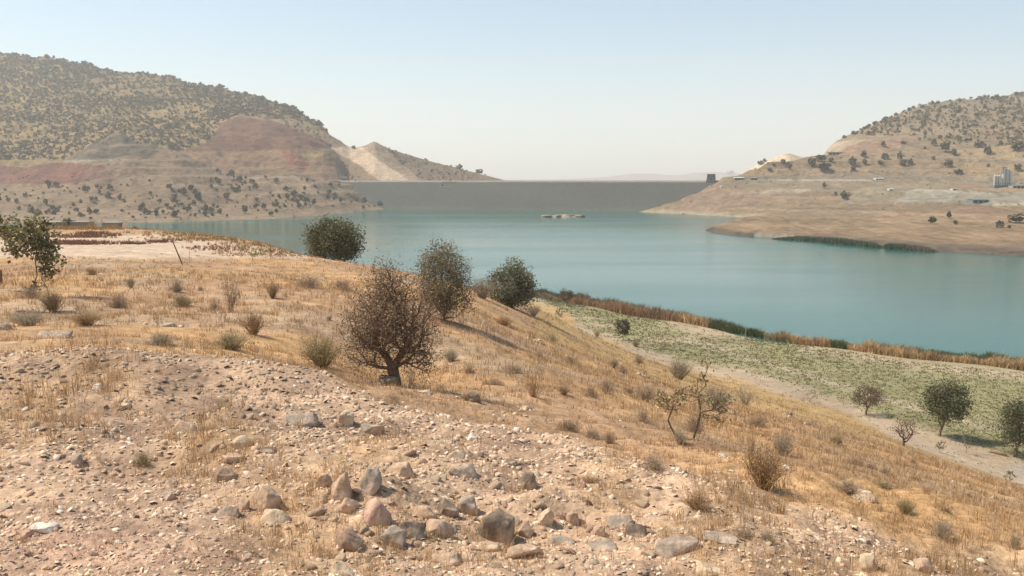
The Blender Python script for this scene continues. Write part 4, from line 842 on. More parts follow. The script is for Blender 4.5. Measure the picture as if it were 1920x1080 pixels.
def leaves(rng, centres, per, spread, size, pal, up=.3, aspect=.55):
    c = np.repeat(np.array(centres), per, 0); n = len(c); c = c + rng.normal(size=(n, 3)) * spread
    a = rng.normal(size=(n, 3)); a /= np.linalg.norm(a, axis=1)[:, None]; b_ = np.cross(a, rng.normal(size=(n, 3))); b_ /= np.linalg.norm(b_, axis=1)[:, None] + 1e-9
    s = size * rng.uniform(.6, 1.3, (n, 1)); V = np.stack([c - a * s, c + b_ * s * aspect, c + a * s, c - b_ * s * aspect], 1)
    clump = np.repeat(rng.uniform(.6, 1.35, (len(centres), 1)), per, 0); col = np.array(pal)[rng.integers(len(pal), size=n)] * clump * rng.uniform(.8, 1.2, (n, 1))
    F = np.arange(n * 4).reshape(n, 4); return V.reshape(-1, 3), [F], np.repeat(col, 4, 0)
def crown_pts(rng, n, c, r, lumps=7, low=-.9, hollow=.35):
    """points in a lumpy ellipsoid"""
    L_ = rng.normal(size=(lumps, 3)); L_ /= np.linalg.norm(L_, axis=1)[:, None]; amp = rng.uniform(-.34, .36, lumps); out = []
    while len(out) < n:
        p = rng.normal(size=3); p /= np.linalg.norm(p); rad = (rng.random() * (1 - hollow) + hollow) ** .6
        m_ = 1 + sum(a_ * max(0, p @ l) ** 3 for a_, l in zip(amp, L_)) + .12 * mnoise.noise(Vector(p) * 3 + Vector((amp[0] * 99, 0, 0)))
        if p[2] < low: continue
        out.append(np.array(c) + p * rad * m_ * np.array(r))
    return np.array(out)
OAK = [(.11, .12, .06), (.135, .145, .07), (.165, .165, .085), (.09, .095, .048), (.20, .19, .11)]
OLIVE = [(.20, .165, .09), (.24, .195, .11), (.165, .135, .075), (.28, .225, .135)]
DRY = [(.25, .155, .10), (.30, .195, .125), (.19, .12, .08), (.34, .24, .155), (.24, .19, .11)]
GREY = [(.17, .17, .105), (.21, .20, .125), (.14, .14, .08), (.25, .23, .15)]
YELLOW = [(.42, .34, .17), (.33, .27, .13), (.25, .22, .11), (.50, .40, .22), (.30, .21, .11)]
def make_tree(name, loc, trunk, tips, rtip, nleaf, spread, lsize, pal, seed, label, cat, bark='bark', crown='crown', power=2.3, alpha=.5, group=None, aspect=.55, leafmat='leaf'):
    rng = np.random.default_rng(seed)
    segs, ends, nodes = skeleton(rng, tips, trunk, rtip, alpha, power)
    root = empty(name, loc, label=label, cat=cat, group=group)
    V, F = tubes(segs, 4); mesh_obj('trunk', V, [F], M[bark], None, True, parent=root)
    if nleaf:
        V, F, C = leaves(rng, tips, nleaf, spread, lsize, pal, aspect=aspect); mesh_obj(crown, V, F, M[leafmat], C, parent=root)
    return root
def trunkline(rng, h, lean=(0, 0), n=5, wob=.06):
    return [(lean[0] * (k / n) ** 1.2 + rng.normal() * wob * h * (k > 0), lean[1] * k / n + rng.normal() * wob * h * (k > 0), h * k / n - (.15 * h if k == 0 else 0)) for k in range(n + 1)]
def place_px(px, py, D=None):
    if D: u, w = uw(px, py); x, y = float(u) * D, D; return Vector((x, y, float(G(x, y)[0])))
    return hit_near(px, py)
def std_tree(name, px, py, wpx, hpx, trunk_frac, pal, seed, label, cat='tree', D=None, ntip=130, nleaf=26, lsz=1.5, lean=0, bark='bark', rt=None, squash=1.0, hollow=.35, power=2.3, low=-.9, cx=0, spread=1.0, lumps=7):
    p = place_px(px, py, D); k = p.y / FPX; w, h = wpx * k, hpx * k; rng = np.random.default_rng(seed)
    th = h * trunk_frac; ch = h - th * .8
    tips = crown_pts(rng, ntip, (lean * k + cx * k, 0, th * .8 + ch / 2), (w / 2, w / 2 * squash, ch / 2), lumps, low, hollow)
    tr = trunkline(rng, th * 1.1, (lean * k, 0), 4, .03)
    return make_tree(name, p, tr, tips, rt or h * .0035, nleaf, spread * math.sqrt(w * h) * .055, lsz * k, pal, seed + 1, label, cat, bark, power=power)
std_tree('oak_tree', 627, 502, 98, 84, .05, [(.15, .14, .07), (.185, .17, .09), (.12, .115, .058), (.22, .20, .115)], 11, 'dense round dark evergreen tree on the ridge against the water at left of centre', D=92, ntip=190, nleaf=80, lsz=2.1, low=-.95, spread=1.5)
std_tree('oak_tree', 960, 575, 82, 79, .06, GREY, 12, 'round grey-green bushy tree on the slope edge against the lake', D=72, ntip=170, nleaf=75, lsz=2.0, low=-.95, spread=1.5)
std_tree('thorn_bush', 833, 601, 86, 134, .05, OLIVE, 13, 'tall olive-brown bush casting a shadow on the slope', 'bush', ntip=330, nleaf=60, lsz=1.6, hollow=.2, cx=-4, spread=1.4, lumps=12, rt=.005, low=-1)
std_tree('small_tree', 1062, 573, 30, 31, .35, [(.13, .085, .055), (.16, .11, .07)], 14, 'small reddish-brown tree standing in front of the reed belt', ntip=60, nleaf=22, lsz=1.2)
std_tree('small_tree', 1168, 638, 27, 42, .3, [(.095, .085, .05), (.12, .10, .06)], 15, 'small dark tree alone at the top edge of the meadow', ntip=80, nleaf=24, lsz=1.3)
std_tree('small_bush', 897, 519, 17, 17, .15, GREY, 16, 'tiny dark bush at the water line between the two big bushes', 'bush', D=70, ntip=50, nleaf=16, lsz=1.2)
std_tree('umbrella_tree', 1624, 778, 58, 58, .42, [(.17, .115, .075), (.20, .145, .095), (.14, .10, .065)], 17, 'brown twiggy umbrella-shaped tree at the foot of the slope', ntip=170, nleaf=20, lsz=1.1, rt=.02)
std_tree('oak_tree', 1762, 818, 70, 110, .30, OAK, 18, 'green oak with a leaning bare trunk, second tree from the right edge', ntip=95, nleaf=85, lsz=2.1, lean=8, spread=1.55, rt=.03)
std_tree('oak_tree', 1902, 856, 84, 110, .34, OAK, 19, 'green oak cut by the right edge standing on the grey track', ntip=100, nleaf=85, lsz=2.1, lean=12, spread=1.55, rt=.03)
std_tree('bare_shrub', 1694, 836, 44, 56, .25, [(.24, .18, .13), (.20, .15, .11)], 20, 'leafless twiggy shrub in yellow grass left of the leaning oak', 'shrub', ntip=110, nleaf=7, lsz=1.0, bark='twig', rt=.018)
std_tree('sapling', 1812, 850, 20, 42, .3, GREY, 21, 'thin sapling between the two green oaks', ntip=22, nleaf=12, lsz=1.2)
std_tree('sapling', 1762, 848, 24, 22, .3, OLIVE, 22, 'short scrubby sapling right below the leaning oak', ntip=24, nleaf=12, lsz=1.2)
std_tree('sapling', 1893, 905, 20, 26, .2, OLIVE, 23, 'short scrubby sapling in yellow grass at the right edge', ntip=24, nleaf=12, lsz=1.2)
std_tree('sapling', 1582, 762, 20, 22, .2, DRY, 24, 'small dead sapling left of the umbrella-shaped tree', ntip=22, nleaf=5, lsz=1.0, bark='twig')
std_tree('sapling', 1518, 755, 30, 26, .2, DRY, 25, 'low dead sapling on the upper edge of the yellow grass', ntip=24, nleaf=5, lsz=1.0, bark='twig')
std_tree('sapling', 1240, 655, 44, 34, .3, YELLOW, 26, 'sparse yellowing sapling between the meadow edge and the shrubs', ntip=30, nleaf=8, lsz=1.5)
std_tree('sapling', 1048, 600, 20, 22, .3, GREY, 27, 'thin sapling at the top of the slope right of the round tree', ntip=20, nleaf=10, lsz=1.2)
# the big dry bush
p = place_px(738, 722); k = p.y / FPX; rng = np.random.default_rng(31)
t1 = crown_pts(rng, 560, (-8 * k, 0, 118 * k), (92 * k, 80 * k, 80 * k), 14, -.8, .12); t2 = crown_pts(rng, 90, (-12 * k, 0, 190 * k), (26 * k, 22 * k, 46 * k), 5, -.9, .2); t3 = np.concatenate([crown_pts(rng, 80, (46 * k, 0, 56 * k), (42 * k, 30 * k, 34 * k), 5), crown_pts(rng, 100, (-52 * k, 0, 62 * k), (48 * k, 36 * k, 36 * k), 5)])
make_tree('thorn_bush', p, [(4 * k, 0, -4 * k), (3 * k, 0, 10 * k), (0, 0, 22 * k), (-1 * k, 0, 32 * k)], np.concatenate([t1, t2, t3]), .0055, 30, .11, .0135, DRY, 32, 'big reddish-brown half-bare thorny bush in the middle of the slope', 'bush', power=2.1, alpha=.35)
# oak saplings with large leaves
def oak_sapling(px, py, stems, seed, label, lsz, nl, ntip_spread, pal, D=None):
    p = place_px(px, py, D); k = p.y / FPX; rng = np.random.default_rng(seed); root = empty('oak_sapling', p, label=label, cat='sapling')
    allt = []
    for line, blobs in stems:
        line = [np.array([a * k, b_ * k, c * k]) for a, b_, c in line]
        tips = np.concatenate([crown_pts(rng, n, (a * k, b_ * k, c * k), (r * k, r * k * .8, r2 * k), 5, -1, .1) for a, b_, c, r, r2, n in blobs])
        segs, e, _n = skeleton(rng, tips, line, .0035, .4, 2.5); V, F = tubes(segs, 5); mesh_obj('stem', V, [F], M['bark'], None, True, parent=root); allt.append(tips)
    T = np.concatenate(allt); V, F, C = leaves(rng, T, nl, ntip_spread * k, lsz * k, pal, aspect=.6); mesh_obj('leaves', V, F, M['leaf'], C, parent=root)
oak_sapling(78, 556, [([(-24, 0, -4), (-16, 0, 18), (-6, 0, 40), (-8, 0, 70)], [(-52, 0, 128, 26, 26, 26), (-25, 0, 104, 38, 30, 60), (8, 5, 100, 30, 26, 46), (0, 0, 132, 22, 20, 20)]),
                      ([(14, 0, -4), (12, 0, 16), (2, 0, 34), (6, 0, 56)], [(20, 0, 70, 26, 22, 26), (10, 0, 45, 12, 14, 8), (-5, 0, 20, 10, 10, 4)])], 41, 'young oak with two crooked stems and big olive leaves at the left', 4.0, 11, 6.5, [(.20, .185, .085), (.26, .23, .11), (.15, .14, .065), (.38, .33, .19), (.24, .19, .09)])
oak_sapling(-26, 580, [([(-4, 0, -4), (0, 0, 40), (4, 0, 90), (8, 0, 120)], [(14, 0, 165, 30, 26, 40), (20, 0, 195, 14, 20, 14), (-20, 0, 150, 34, 40, 30)])], 43, 'oak branches with olive leaves cut off by the left edge', 4.0, 12, 6, [(.20, .185, .085), (.26, .23, .11), (.15, .14, .065), (.38, .33, .19)])
oak_sapling(1285, 822, [([(-14, 0, -4), (-28, 0, 22), (-34, 0, 36), (-26, 0, 58)], [(-34, 0, 74, 34, 22, 38), (-8, 0, 86, 16, 10, 12)]),
                        ([(16, 0, 0), (24, 0, 30), (28, 0, 52), (24, 0, 78)], [(0, 0, 90, 28, 12, 20), (54, 0, 74, 36, 22, 34), (30, 0, 120, 14, 20, 12), (36, 0, 146, 12, 5, 8), (56, 0, 44, 26, 20, 20)])], 45, 'sparse oak sapling with two bent stems and withered yellow leaves on the right slope', 3.2, 5, 5, YELLOW)

# dry low shrubs: one builder, several kinds
def shrub_mesh(seed, kind):
    rng = np.random.default_rng(seed); n = {'dome': 120, 'upright': 105, 'sparse': 40}[kind]; segs = []; tipsl = []
    for k in range(n):
        a = rng.uniform(0, 6.28); el = {'dome': rng.uniform(.12, 1.5), 'upright': rng.uniform(.75, 1.5), 'sparse': rng.uniform(.7, 1.45)}[kind]; L_ = rng.uniform(.65, 1.0)
        d_ = np.array([math.cos(a) * math.cos(el), math.sin(a) * math.cos(el), math.sin(el)]); b0 = np.array([math.cos(a), math.sin(a), 0]) * rng.random() * .15
        m_ = b0 + d_ * L_ * .5 + rng.normal(size=3) * .05; e_ = b0 + d_ * L_ + rng.normal(size=3) * .07; r = .012
        segs += [(b0, m_, r, r * .8), (m_, e_, r * .8, r * .3)]; tipsl.append(e_)
        for q in range(2): f = m_ + (e_ - m_) * rng.random() + rng.normal(size=3) * .13; segs.append((m_ + (e_ - m_) * .3 * q, f, r * .6, r * .3)); tipsl.append(f)
    return tubes(segs, 3), np.array(tipsl)
SHR = {}
SPAL = {'purple': [(.50, .36, .24), (.55, .40, .27), (.43, .31, .21)], 'grey': [(.47, .38, .26), (.52, .42, .30), (.41, .33, .23)], 'rust': [(.50, .315, .165), (.44, .27, .14), (.55, .37, .205)],
        'olive': [(.44, .345, .18), (.49, .39, .22), (.38, .30, .16)], 'straw': [(.58, .40, .21), (.51, .345, .175), (.62, .45, .26)]}
TW = {k: basic('twigs_' + k, tuple(np.array(v[0]) * .8), noise=[(7, .8, 1.2)]) for k, v in SPAL.items()}
def shrub(px, py, w, h, kind, pal, label, group=None, D=None):
    global SN; SN += 1
    key = (kind, pal, SN % 3)
    if key not in SHR:
        (V, F), tp = shrub_mesh(900 + len(SHR), kind); tw = mesh_arr('twigs', V, [F], TW[pal], None, False)
        rng = np.random.default_rng(len(SHR)); V, F, C = leaves(rng, tp, {'dome': 7, 'upright': 5, 'sparse': 2}[kind], .075, .022, [tuple(np.array(q_) * .82) for q_ in SPAL[pal]], aspect=.5); SHR[key] = (tw, mesh_arr('dry_foliage', V, F, M['leaf'], C))
    p = place_px(px, py, D)
    if p is None: return
    k = p.y / FPX; p = Vector((p.x, p.y + w * k * .12, 0)); p.z = float(G(p.x, p.y)[0]) - .02
    root = empty('dry_shrub', p, RNG.uniform(0, 6.28), label=label, cat='shrub', group=group); sx = w * k / (2 if kind == 'dome' else 1.1); root.scale = (sx, sx * RNG.uniform(.6, 1.1), h * k)
    for me, nm in zip(SHR[key], ('twigs', 'dry_foliage')): link(bpy.data.objects.new(nm, me), parent=root)
SN = 0
SHRUBS = [
 (603, 690, 70, 66, 'upright', 'olive', 'upright olive twiggy shrub left of the big thorny bush'),
 (432, 586, 34, 82, 'sparse', 'purple', 'tall leafless twiggy shrub on the left slope'),
 (475, 628, 46, 46, 'upright', 'rust', 'rust-orange shrub below the tall leafless twiggy shrub'),
 (97, 586, 40, 40, 'upright', 'rust', 'rust-brown shrub at the foot of the left oak sapling'),
 (1470, 855, 44, 46, 'upright', 'grey', 'grey bushy shrub right of the tall dry grass clump'),
 (1432, 918, 80, 92, 'upright', 'rust', 'tallest dry orange-brown grass clump on the right slope'),
 (1275, 712, 42, 40, 'upright', 'grey', 'grey feathery shrub above the oak sapling'),
 (1343, 770, 60, 48, 'upright', 'grey', 'wide grey feathery shrub right of the oak sapling'),
 (1304, 812, 54, 44, 'dome', 'purple', 'dark twiggy shrub between the stems of the oak sapling'),
 (1275, 832, 40, 28, 'upright', 'grey', 'grey twigs at the foot of the oak sapling'),
 (1108, 745, 36, 26, 'dome', 'purple', 'left one of two dark purple-brown cushion shrubs'),
 (1136, 738, 40, 32, 'dome', 'purple', 'right one of two dark purple-brown cushion shrubs'),
 (1212, 752, 50, 36, 'dome', 'purple', 'brown cushion shrub left of the oak sapling'),
 (1206, 792, 50, 30, 'dome', 'purple', 'brown flattened shrub below the brown cushion shrub'),
 (1225, 882, 90, 34, 'dome', 'purple', 'wide grey-brown cushion of twigs at the gravel edge'),
 (1065, 808, 60, 28, 'dome', 'purple', 'low grey-brown cushion on the crest edge of the gravel'),
 (1110, 822, 50, 22, 'dome', 'purple', 'low twiggy cushion below the crest cushion'),
 (1142, 832, 22, 26, 'upright', 'purple', 'small dark twiggy tuft at the gravel edge'),
 (1605, 872, 46, 20, 'dome', 'purple', 'purple-brown flattened shrub on the right slope'),
 (1636, 880, 40, 16, 'dome', 'purple', 'narrow purple-brown shrub joined to the flattened one'),
 (1660, 888, 36, 16, 'dome', 'purple', 'purple-brown shrub furthest right in the shrub row'),
 (1770, 1012, 76, 42, 'dome', 'grey', 'big grey-brown cushion shrub near the right bottom'),
 (1700, 965, 34, 36, 'upright', 'olive', 'olive-brown twiggy tuft right of the cream loaf stone'),
 (1590, 925, 56, 26, 'upright', 'purple', 'brown twiggy patch above the cream loaf stone'),
 (1660, 915, 30, 16, 'upright', 'olive', 'small olive tuft right of the cream loaf stone'),
 (1905, 1030, 44, 40, 'dome', 'purple', 'dark brown cushion shrub at the right edge'),
 (1712, 870, 24, 12, 'dome', 'purple', 'small dark shrub on open yellow grass at right'),
 (218, 578, 48, 32, 'dome', 'purple', 'dark twiggy cushion shrub in the left middle slope'),
 (55, 560, 60, 26, 'dome', 'purple', 'dark undergrowth under the left oak sapling'),
 (330, 548, 32, 24, 'dome', 'grey', 'grey-brown cushion shrub under the leaning pole'),
 (375, 545, 20, 12, 'dome', 'purple', 'small dark cushion right below the leaning pole'),
 (340, 575, 50, 26, 'dome', 'olive', 'olive cushion shrub in the middle of the left slope'),
 (400, 582, 36, 20, 'dome', 'purple', 'small brown cushion left of the tall twiggy shrub'),
 (245, 540, 16, 22, 'upright', 'grey', 'small grey tuft in yellow grass at left'),
 (300, 648, 80, 30, 'dome', 'grey', 'wide grey-brown dry shrub below the flat grey boulder'),
 (430, 655, 60, 34, 'upright', 'olive', 'olive dry shrub low on the left slope'),
 (160, 610, 70, 30, 'upright', 'straw', 'straw-coloured bushy tuft right of the long grey boulder'),
 (50, 610, 60, 26, 'upright', 'grey', 'grey dry tuft behind the long grey boulder'),
 (510, 560, 30, 34, 'upright', 'rust', 'small rust tuft on the ridge slope left of centre'),
 (575, 540, 76, 26, 'dome', 'purple', 'dark low twiggy heap below the dense evergreen tree'),
 (640, 545, 60, 24, 'dome', 'purple', 'dark low twiggy heap right of the other heap below the evergreen'),
 (880, 700, 40, 18, 'dome', 'purple', 'brown cushion right of the big thorny bush'),
 (845, 678, 30, 26, 'upright', 'grey', 'grey feathery tuft right of the big thorny bush'),
 (1012, 670, 26, 12, 'dome', 'purple', 'brown cushion in the middle of the open slope'),
 (1000, 592, 30, 20, 'upright', 'grey', 'grey tuft at the right foot of the round grey-green tree'),
 (945, 610, 40, 18, 'upright', 'rust', 'rust tuft under the round grey-green tree'),
 (905, 560, 40, 40, 'upright', 'grey', 'pale grey shrub left of the round grey-green tree'),
 (1150, 690, 20, 20, 'upright', 'grey', 'grey tuft uphill of the purple-brown cushions'),
 (1168, 700, 22, 18, 'dome', 'purple', 'small brown cushion uphill of the purple-brown cushions'),
 (1198, 682, 26, 18, 'dome', 'purple', 'small brown cushion below the meadow edge'),
 (1192, 650, 20, 14, 'upright', 'olive', 'tiny olive tuft right of the small dark tree'),
 (1120, 632, 14, 14, 'upright', 'olive', 'tiny dark tuft left of the small dark tree'),
 (1070, 682, 28, 16, 'dome', 'purple', 'low brown cushion on the central slope'),
 (965, 700, 60, 18, 'dome', 'purple', 'wide low brown patch shrub on the central slope'),
 (925, 722, 50, 16, 'dome', 'purple', 'low brown patch shrub above the gravel crest'),
 (1035, 640, 30, 14, 'dome', 'olive', 'low olive cushion below the thin sapling'),
 (1400, 760, 40, 44, 'sparse', 'grey', 'bare grey twigs right of the wide feathery shrub'),
 (1420, 800, 70, 24, 'dome', 'purple', 'wide purplish cushion right of the sapling'),
 (1100, 905, 44, 18, 'upright', 'rust', 'rust tuft beside the small pinkish stone'),
 (1310, 955, 60, 40, 'upright', 'rust', 'brown twiggy tuft in the chippings right of centre'),
 (1395, 1010, 60, 30, 'dome', 'purple', 'dark twiggy cushion by the rounded tan stone'),
 (1440, 1015, 50, 30, 'dome', 'grey', 'grey twiggy cushion next to the dark one'),
 (265, 875, 50, 34, 'dome', 'olive', 'dry olive-brown clump in the hollow left of the stacked blocks'),
 (1000, 745, 36, 60, 'sparse', 'rust', 'thin tall straws above the gravel crest'),
 (770, 722, 26, 40, 'sparse', 'purple', 'broken dead stems right of the rounded brown boulder'),
 (1408, 870, 20, 90, 'sparse', 'rust', 'very thin tall dry stalks above the tallest grass clump'),
 (945, 470, 1, 1, 'dome', 'grey', ''),
]
for s_ in SHRUBS[:-1]: shrub(*s_)
# further cushions of the same sort dotted over the slope
cnt = 0
for _ in range(400):
    px = RNG.uniform(0, 1900); py = RNG.uniform(500, 1000)
    if py > curve(GRAVEL_TOP, px) - 4 or cnt >= 14: continue
    p = hit_near(px, py)
    if p is None or p.y > 75 or (px > 960 and py < curve(TOE, px) + 8) or py < 505: continue
    if any(abs(px - s_[0]) < 26 and abs(py - s_[1]) < 16 for s_ in SHRUBS): continue
    wpx = RNG.uniform(10, 30) * min(1, 16 / p.y + .55); kd = RNG.choice(['dome', 'dome', 'upright']); pl = RNG.choice(['purple', 'grey', 'olive', 'rust', 'straw'], p=[.34, .2, .16, .15, .15])
    nm = {'purple': 'purplish brown', 'grey': 'grey-brown', 'olive': 'olive-brown', 'rust': 'rust-brown', 'straw': 'straw-coloured'}[pl]
    side = 'left of the big thorny bush' if px < 640 else 'right of the big thorny bush'
    shrub(px, py, wpx, wpx * (.55 if kd == 'dome' else .9), kd, pl, f'small {nm} {"cushion" if kd == "dome" else "tufted"} shrub dotting the grassy slope {side}', f'small {nm} {"cushion" if kd == "dome" else "tufted"} shrubs {side}'); cnt += 1

# ------------------------------------------------------------------ far vegetation
def hit_far(px, py, names=None):
    best = None; r = ray(px, py); o = Vector((0, 0, CAMZ))
    for sf in FARSURF:
        if names and sf['name'] not in names: continue
        h = sf['bvh'].ray_cast(o, r, 9000)
        if h[0] is not None and (best is None or h[3] < best[1]): best = (h[0], h[3])
    return best[0] if best else None
FT = {}
def far_tree_mesh(v, pal, key):
    if (v, key) in FT: return FT[v, key]
    rng = np.random.default_rng(500 + v); tips = crown_pts(rng, 70, (0, 0, .55), (.5, .5, .46), 6, -.8, .2)
    V, F, C = leaves(rng, tips, 3, .04, .12, pal, aspect=.8); segs = [((0, 0, -.2), (.01, 0, .2), .05, .035), ((.01, 0, .2), (.12, 0, .5), .03, .02), ((.01, 0, .2), (-.12, .05, .5), .03, .02)]
    TV, TF = tubes(segs, 4); FT[v, key] = (mesh_arr('crown', V, F, M['farleaf'], C), mesh_arr('trunk', TV, [TF], M['bark']))
    me = mesh_arr('far_tree', np.concatenate([V, TV]), [np.concatenate([F[0], TF + len(V)])], M['farleaf'], np.concatenate([C, np.tile([.08, .06, .05], (len(TV), 1))])); FT[v, key] += (me,)
    return FT[v, key]
FARPAL = {'g': [(.12, .115, .06), (.145, .13, .07), (.10, .095, .05)], 'b': [(.17, .13, .08), (.145, .11, .07), (.20, .15, .095)]}
def far_tree(px, py, wpx, hpx, key, label, group, cat='tree', surf=None, loc=None):
    p = loc if loc is not None else hit_far(px, py, surf)
    if p is None: return
    k = p.y / FPX; v = int(RNG.integers(5)); me = far_tree_mesh(v, FARPAL[key], key)
    sc = (wpx * k, wpx * k, hpx * k)
    if wpx >= 13:
        root = empty('tree', (p.x, p.y, p.z - .2), RNG.uniform(0, 6.28), label=label, cat=cat, group=group); root.scale = sc
        link(bpy.data.objects.new('crown', me[0]), parent=root); link(bpy.data.objects.new('trunk', me[1]), parent=root)
    else:
        o = link(bpy.data.objects.new('tree', me[2]), label=label, cat=cat, group=group); o.location = (p.x, p.y, p.z - .2); o.scale = sc; o.rotation_euler = (0, 0, RNG.uniform(0, 6.28))
FARLIST = [
 (1772, 285, 19, 20, 'round dark tree on the yellow shoulder of the right hill, left of the paired bushes'), (1788, 291, 10, 13, 'small dark bush touching the lower right of the round shoulder tree'),
 (1835, 277, 19, 12, 'flat dark bush on the yellow shoulder, left one of the pair'), (1851, 288, 14, 14, 'dark bush on the yellow shoulder, right one of the pair'),
 (1909, 283, 28, 19, 'widest dark tree on the yellow shoulder at the right edge'), (1778, 314, 17, 17, 'round dark tree below the thin brown track on the right slope'),
 (1797, 326, 15, 10, 'low brownish bush beside the pale track left of the silos'), (1853, 313, 6, 7, 'tiny bush between the round dark tree and the silos'),
 (1908, 320, 14, 13, 'dark tree just behind and right of the silos'), (1751, 273, 11, 13, 'small dark tree at the foot of the scrubby right hill'),
 (1734, 281, 5, 7, 'tiny bush at the foot of the scrubby right hill'), (1687, 300, 12, 16, 'upper one of three bushes in a slanting row'), (1693, 311, 13, 12, 'middle one of three bushes in a slanting row'),
 (1706, 309, 9, 12, 'right one of three bushes in a slanting row'), (1660, 299, 14, 12, 'dark bush left of the slanting row of three'), (1650, 308, 10, 8, 'small bush below left of the slanting row of three'),
 (1750, 300, 6, 8, 'tiny bush on the thin brown track'), (1598, 311, 14, 18, 'tall round tree on the slope below the pink cut'), (1621, 309, 9, 12, 'small tree right of the tall round tree below the pink cut'),
 (1619, 295, 11, 13, 'small dark tree at the lower rim of the pink cut'), (1600, 320, 10, 8, 'small bush directly under the tall round tree'), (1656, 275, 9, 11, 'dark bush standing inside the pink cut'),
 (1693, 270, 10, 6, 'low bush at the upper rim of the pink cut'), (1540, 302, 18, 12, 'wide bush under the long dark shed'), (1558, 304, 9, 9, 'small bush right of the wide one under the long shed'),
 (1522, 313, 16, 18, 'loose dark tree on the right slope left of the paired ones'), (1546, 321, 24, 17, 'widest bush group above the road on the right slope'), (1480, 318, 12, 15, 'grey tree below the cream spoil mound'),
 (1451, 312, 6, 6, 'tiny bush at the left foot of the cream spoil mound'), (1468, 306, 10, 8, 'dark bush in front of the cream spoil mound'), (1443, 321, 8, 7, 'small dark bush left of the grey tree'),
 (1545, 353, 7, 12, 'slim grey tree below the road'), (1567, 366, 6, 7, 'small bush left of the dark tree above the brown knoll'), (1583, 375, 15, 17, 'dark tree above the brown knoll of the right bank'),
 (1748, 420, 15, 16, 'dark round tree with a shadow on the right peninsula'), (1779, 410, 9, 15, 'slim dark tree on the pale strip of the right peninsula'), (1791, 421, 7, 9, 'small dark bush below the slim tree on the peninsula'),
 (1875, 427, 14, 14, 'dark bush near the right edge of the peninsula'), (1892, 428, 7, 7, 'tiny dark bush near the right edge of the peninsula'), (1905, 418, 30, 18, 'wide brown thicket at the right end of the peninsula'),
 (862, 317, 12, 9, 'bush on the crest of the back ridge above the dam'), (899, 327, 14, 10, 'dark bush on the back ridge near its right end'), (1370, 328, 14, 8, 'bush at the right end of the dam beside the tower'),
 (1402, 318, 14, 9, 'grey bush on the rocky spur above the right end of the dam'), (1388, 322, 9, 7, 'small bush lower on the rocky spur above the dam end'), (1425, 309, 11, 8, 'bush high on the rocky spur left of the spoil mound'), (1433, 304, 7, 7, 'topmost bush on the rocky spur beside the spoil mound'),
]
for px, py, w, h, lab in FARLIST: far_tree(px, py, w, h, 'b' if 'brown' in lab or 'grey' in lab else 'g', lab, 'trees far across the water')
for i, (px, py, w) in enumerate([(22, 96, 7), (55, 101, 6), (87, 105, 8), (113, 110, 6), (189, 122, 8), (234, 133, 7), (262, 138, 6), (277, 139, 9), (325, 146, 6), (364, 152, 7), (412, 159, 7), (434, 166, 7), (460, 174, 8), (491, 184, 10), (518, 194, 8), (545, 204, 7), (563, 212, 8), (584, 220, 9), (600, 232, 7), (612, 243, 6), (663, 275, 7), (1583, 256, 8), (1600, 249, 9), (1625, 238, 8), (1641, 231, 9), (1660, 221, 8), (1680, 214, 8), (1705, 205, 9), (1730, 199, 8), (1748, 192, 8), (1758, 191, 7), (1800, 187, 7), (1837, 183, 8), (1846, 182, 9), (1868, 181, 9), (1905, 176, 9), (1915, 175, 8)]):
    L_ = px < 1000
    far_tree(px, py + 4, w, w * .9, 'g', 'small dark bush standing on the skyline of the %s hill' % ('left' if L_ else 'right'), 'skyline bushes of the %s hill' % ('left' if L_ else 'right'), 'bush')
def blob(x, y, L_): return sum(a * math.exp(-((x - cx) / rx) ** 2 - ((y - cy) / ry) ** 2) for cx, cy, rx, ry, a in L_)
CL = [(120, 352, 70, 8, .7), (200, 375, 60, 22, .5), (60, 385, 90, 20, .35), (335, 390, 45, 22, 1), (285, 395, 60, 18, .8), (375, 395, 30, 20, .5), (370, 318, 45, 12, .4), (405, 318, 22, 12, .9), (430, 345, 30, 14, .9), (470, 350, 40, 14, .6), (380, 362, 60, 25, .35), (520, 372, 50, 18, .8), (560, 378, 40, 18, .8), (610, 375, 60, 12, .5), (680, 385, 50, 8, .8), (600, 350, 60, 14, .35), (140, 402, 60, 6, .6), (450, 400, 60, 8, .5)]
cnt = 0
for _ in range(5000):
    if cnt >= 245: break
    px = RNG.uniform(0, 740); py = RNG.uniform(305, 412)
    if RNG.random() > blob(px, py, CL): continue
    if py > curve([(0, 414), (300, 413), (430, 410), (590, 402), (740, 386)], px) or py < curve([(0, 345), (212, 340), (240, 300), (400, 306), (480, 326), (660, 348), (745, 386)], px): continue
    p = hit_far(px, py, ['front_hills'])
    if p is None: continue
    w = 3.5 + 8 * RNG.random() ** 2; reg = ('hillside above the grey walls' if px < 230 else ('knoll behind the round evergreen' if px > 999 else 'knoll of the left shore') if px < 470 else 'spur descending to the dam') + (', high above the shore' if py < 358 else ', close to the waterline' if py > 390 else ', halfway up the bank')
    far_tree(px, py, w, w * RNG.uniform(.8, 1.5), 'g' if RNG.random() < .75 else 'b', 'small dark oak on the ' + reg, 'oaks on the ' + reg, loc=p); cnt += 1
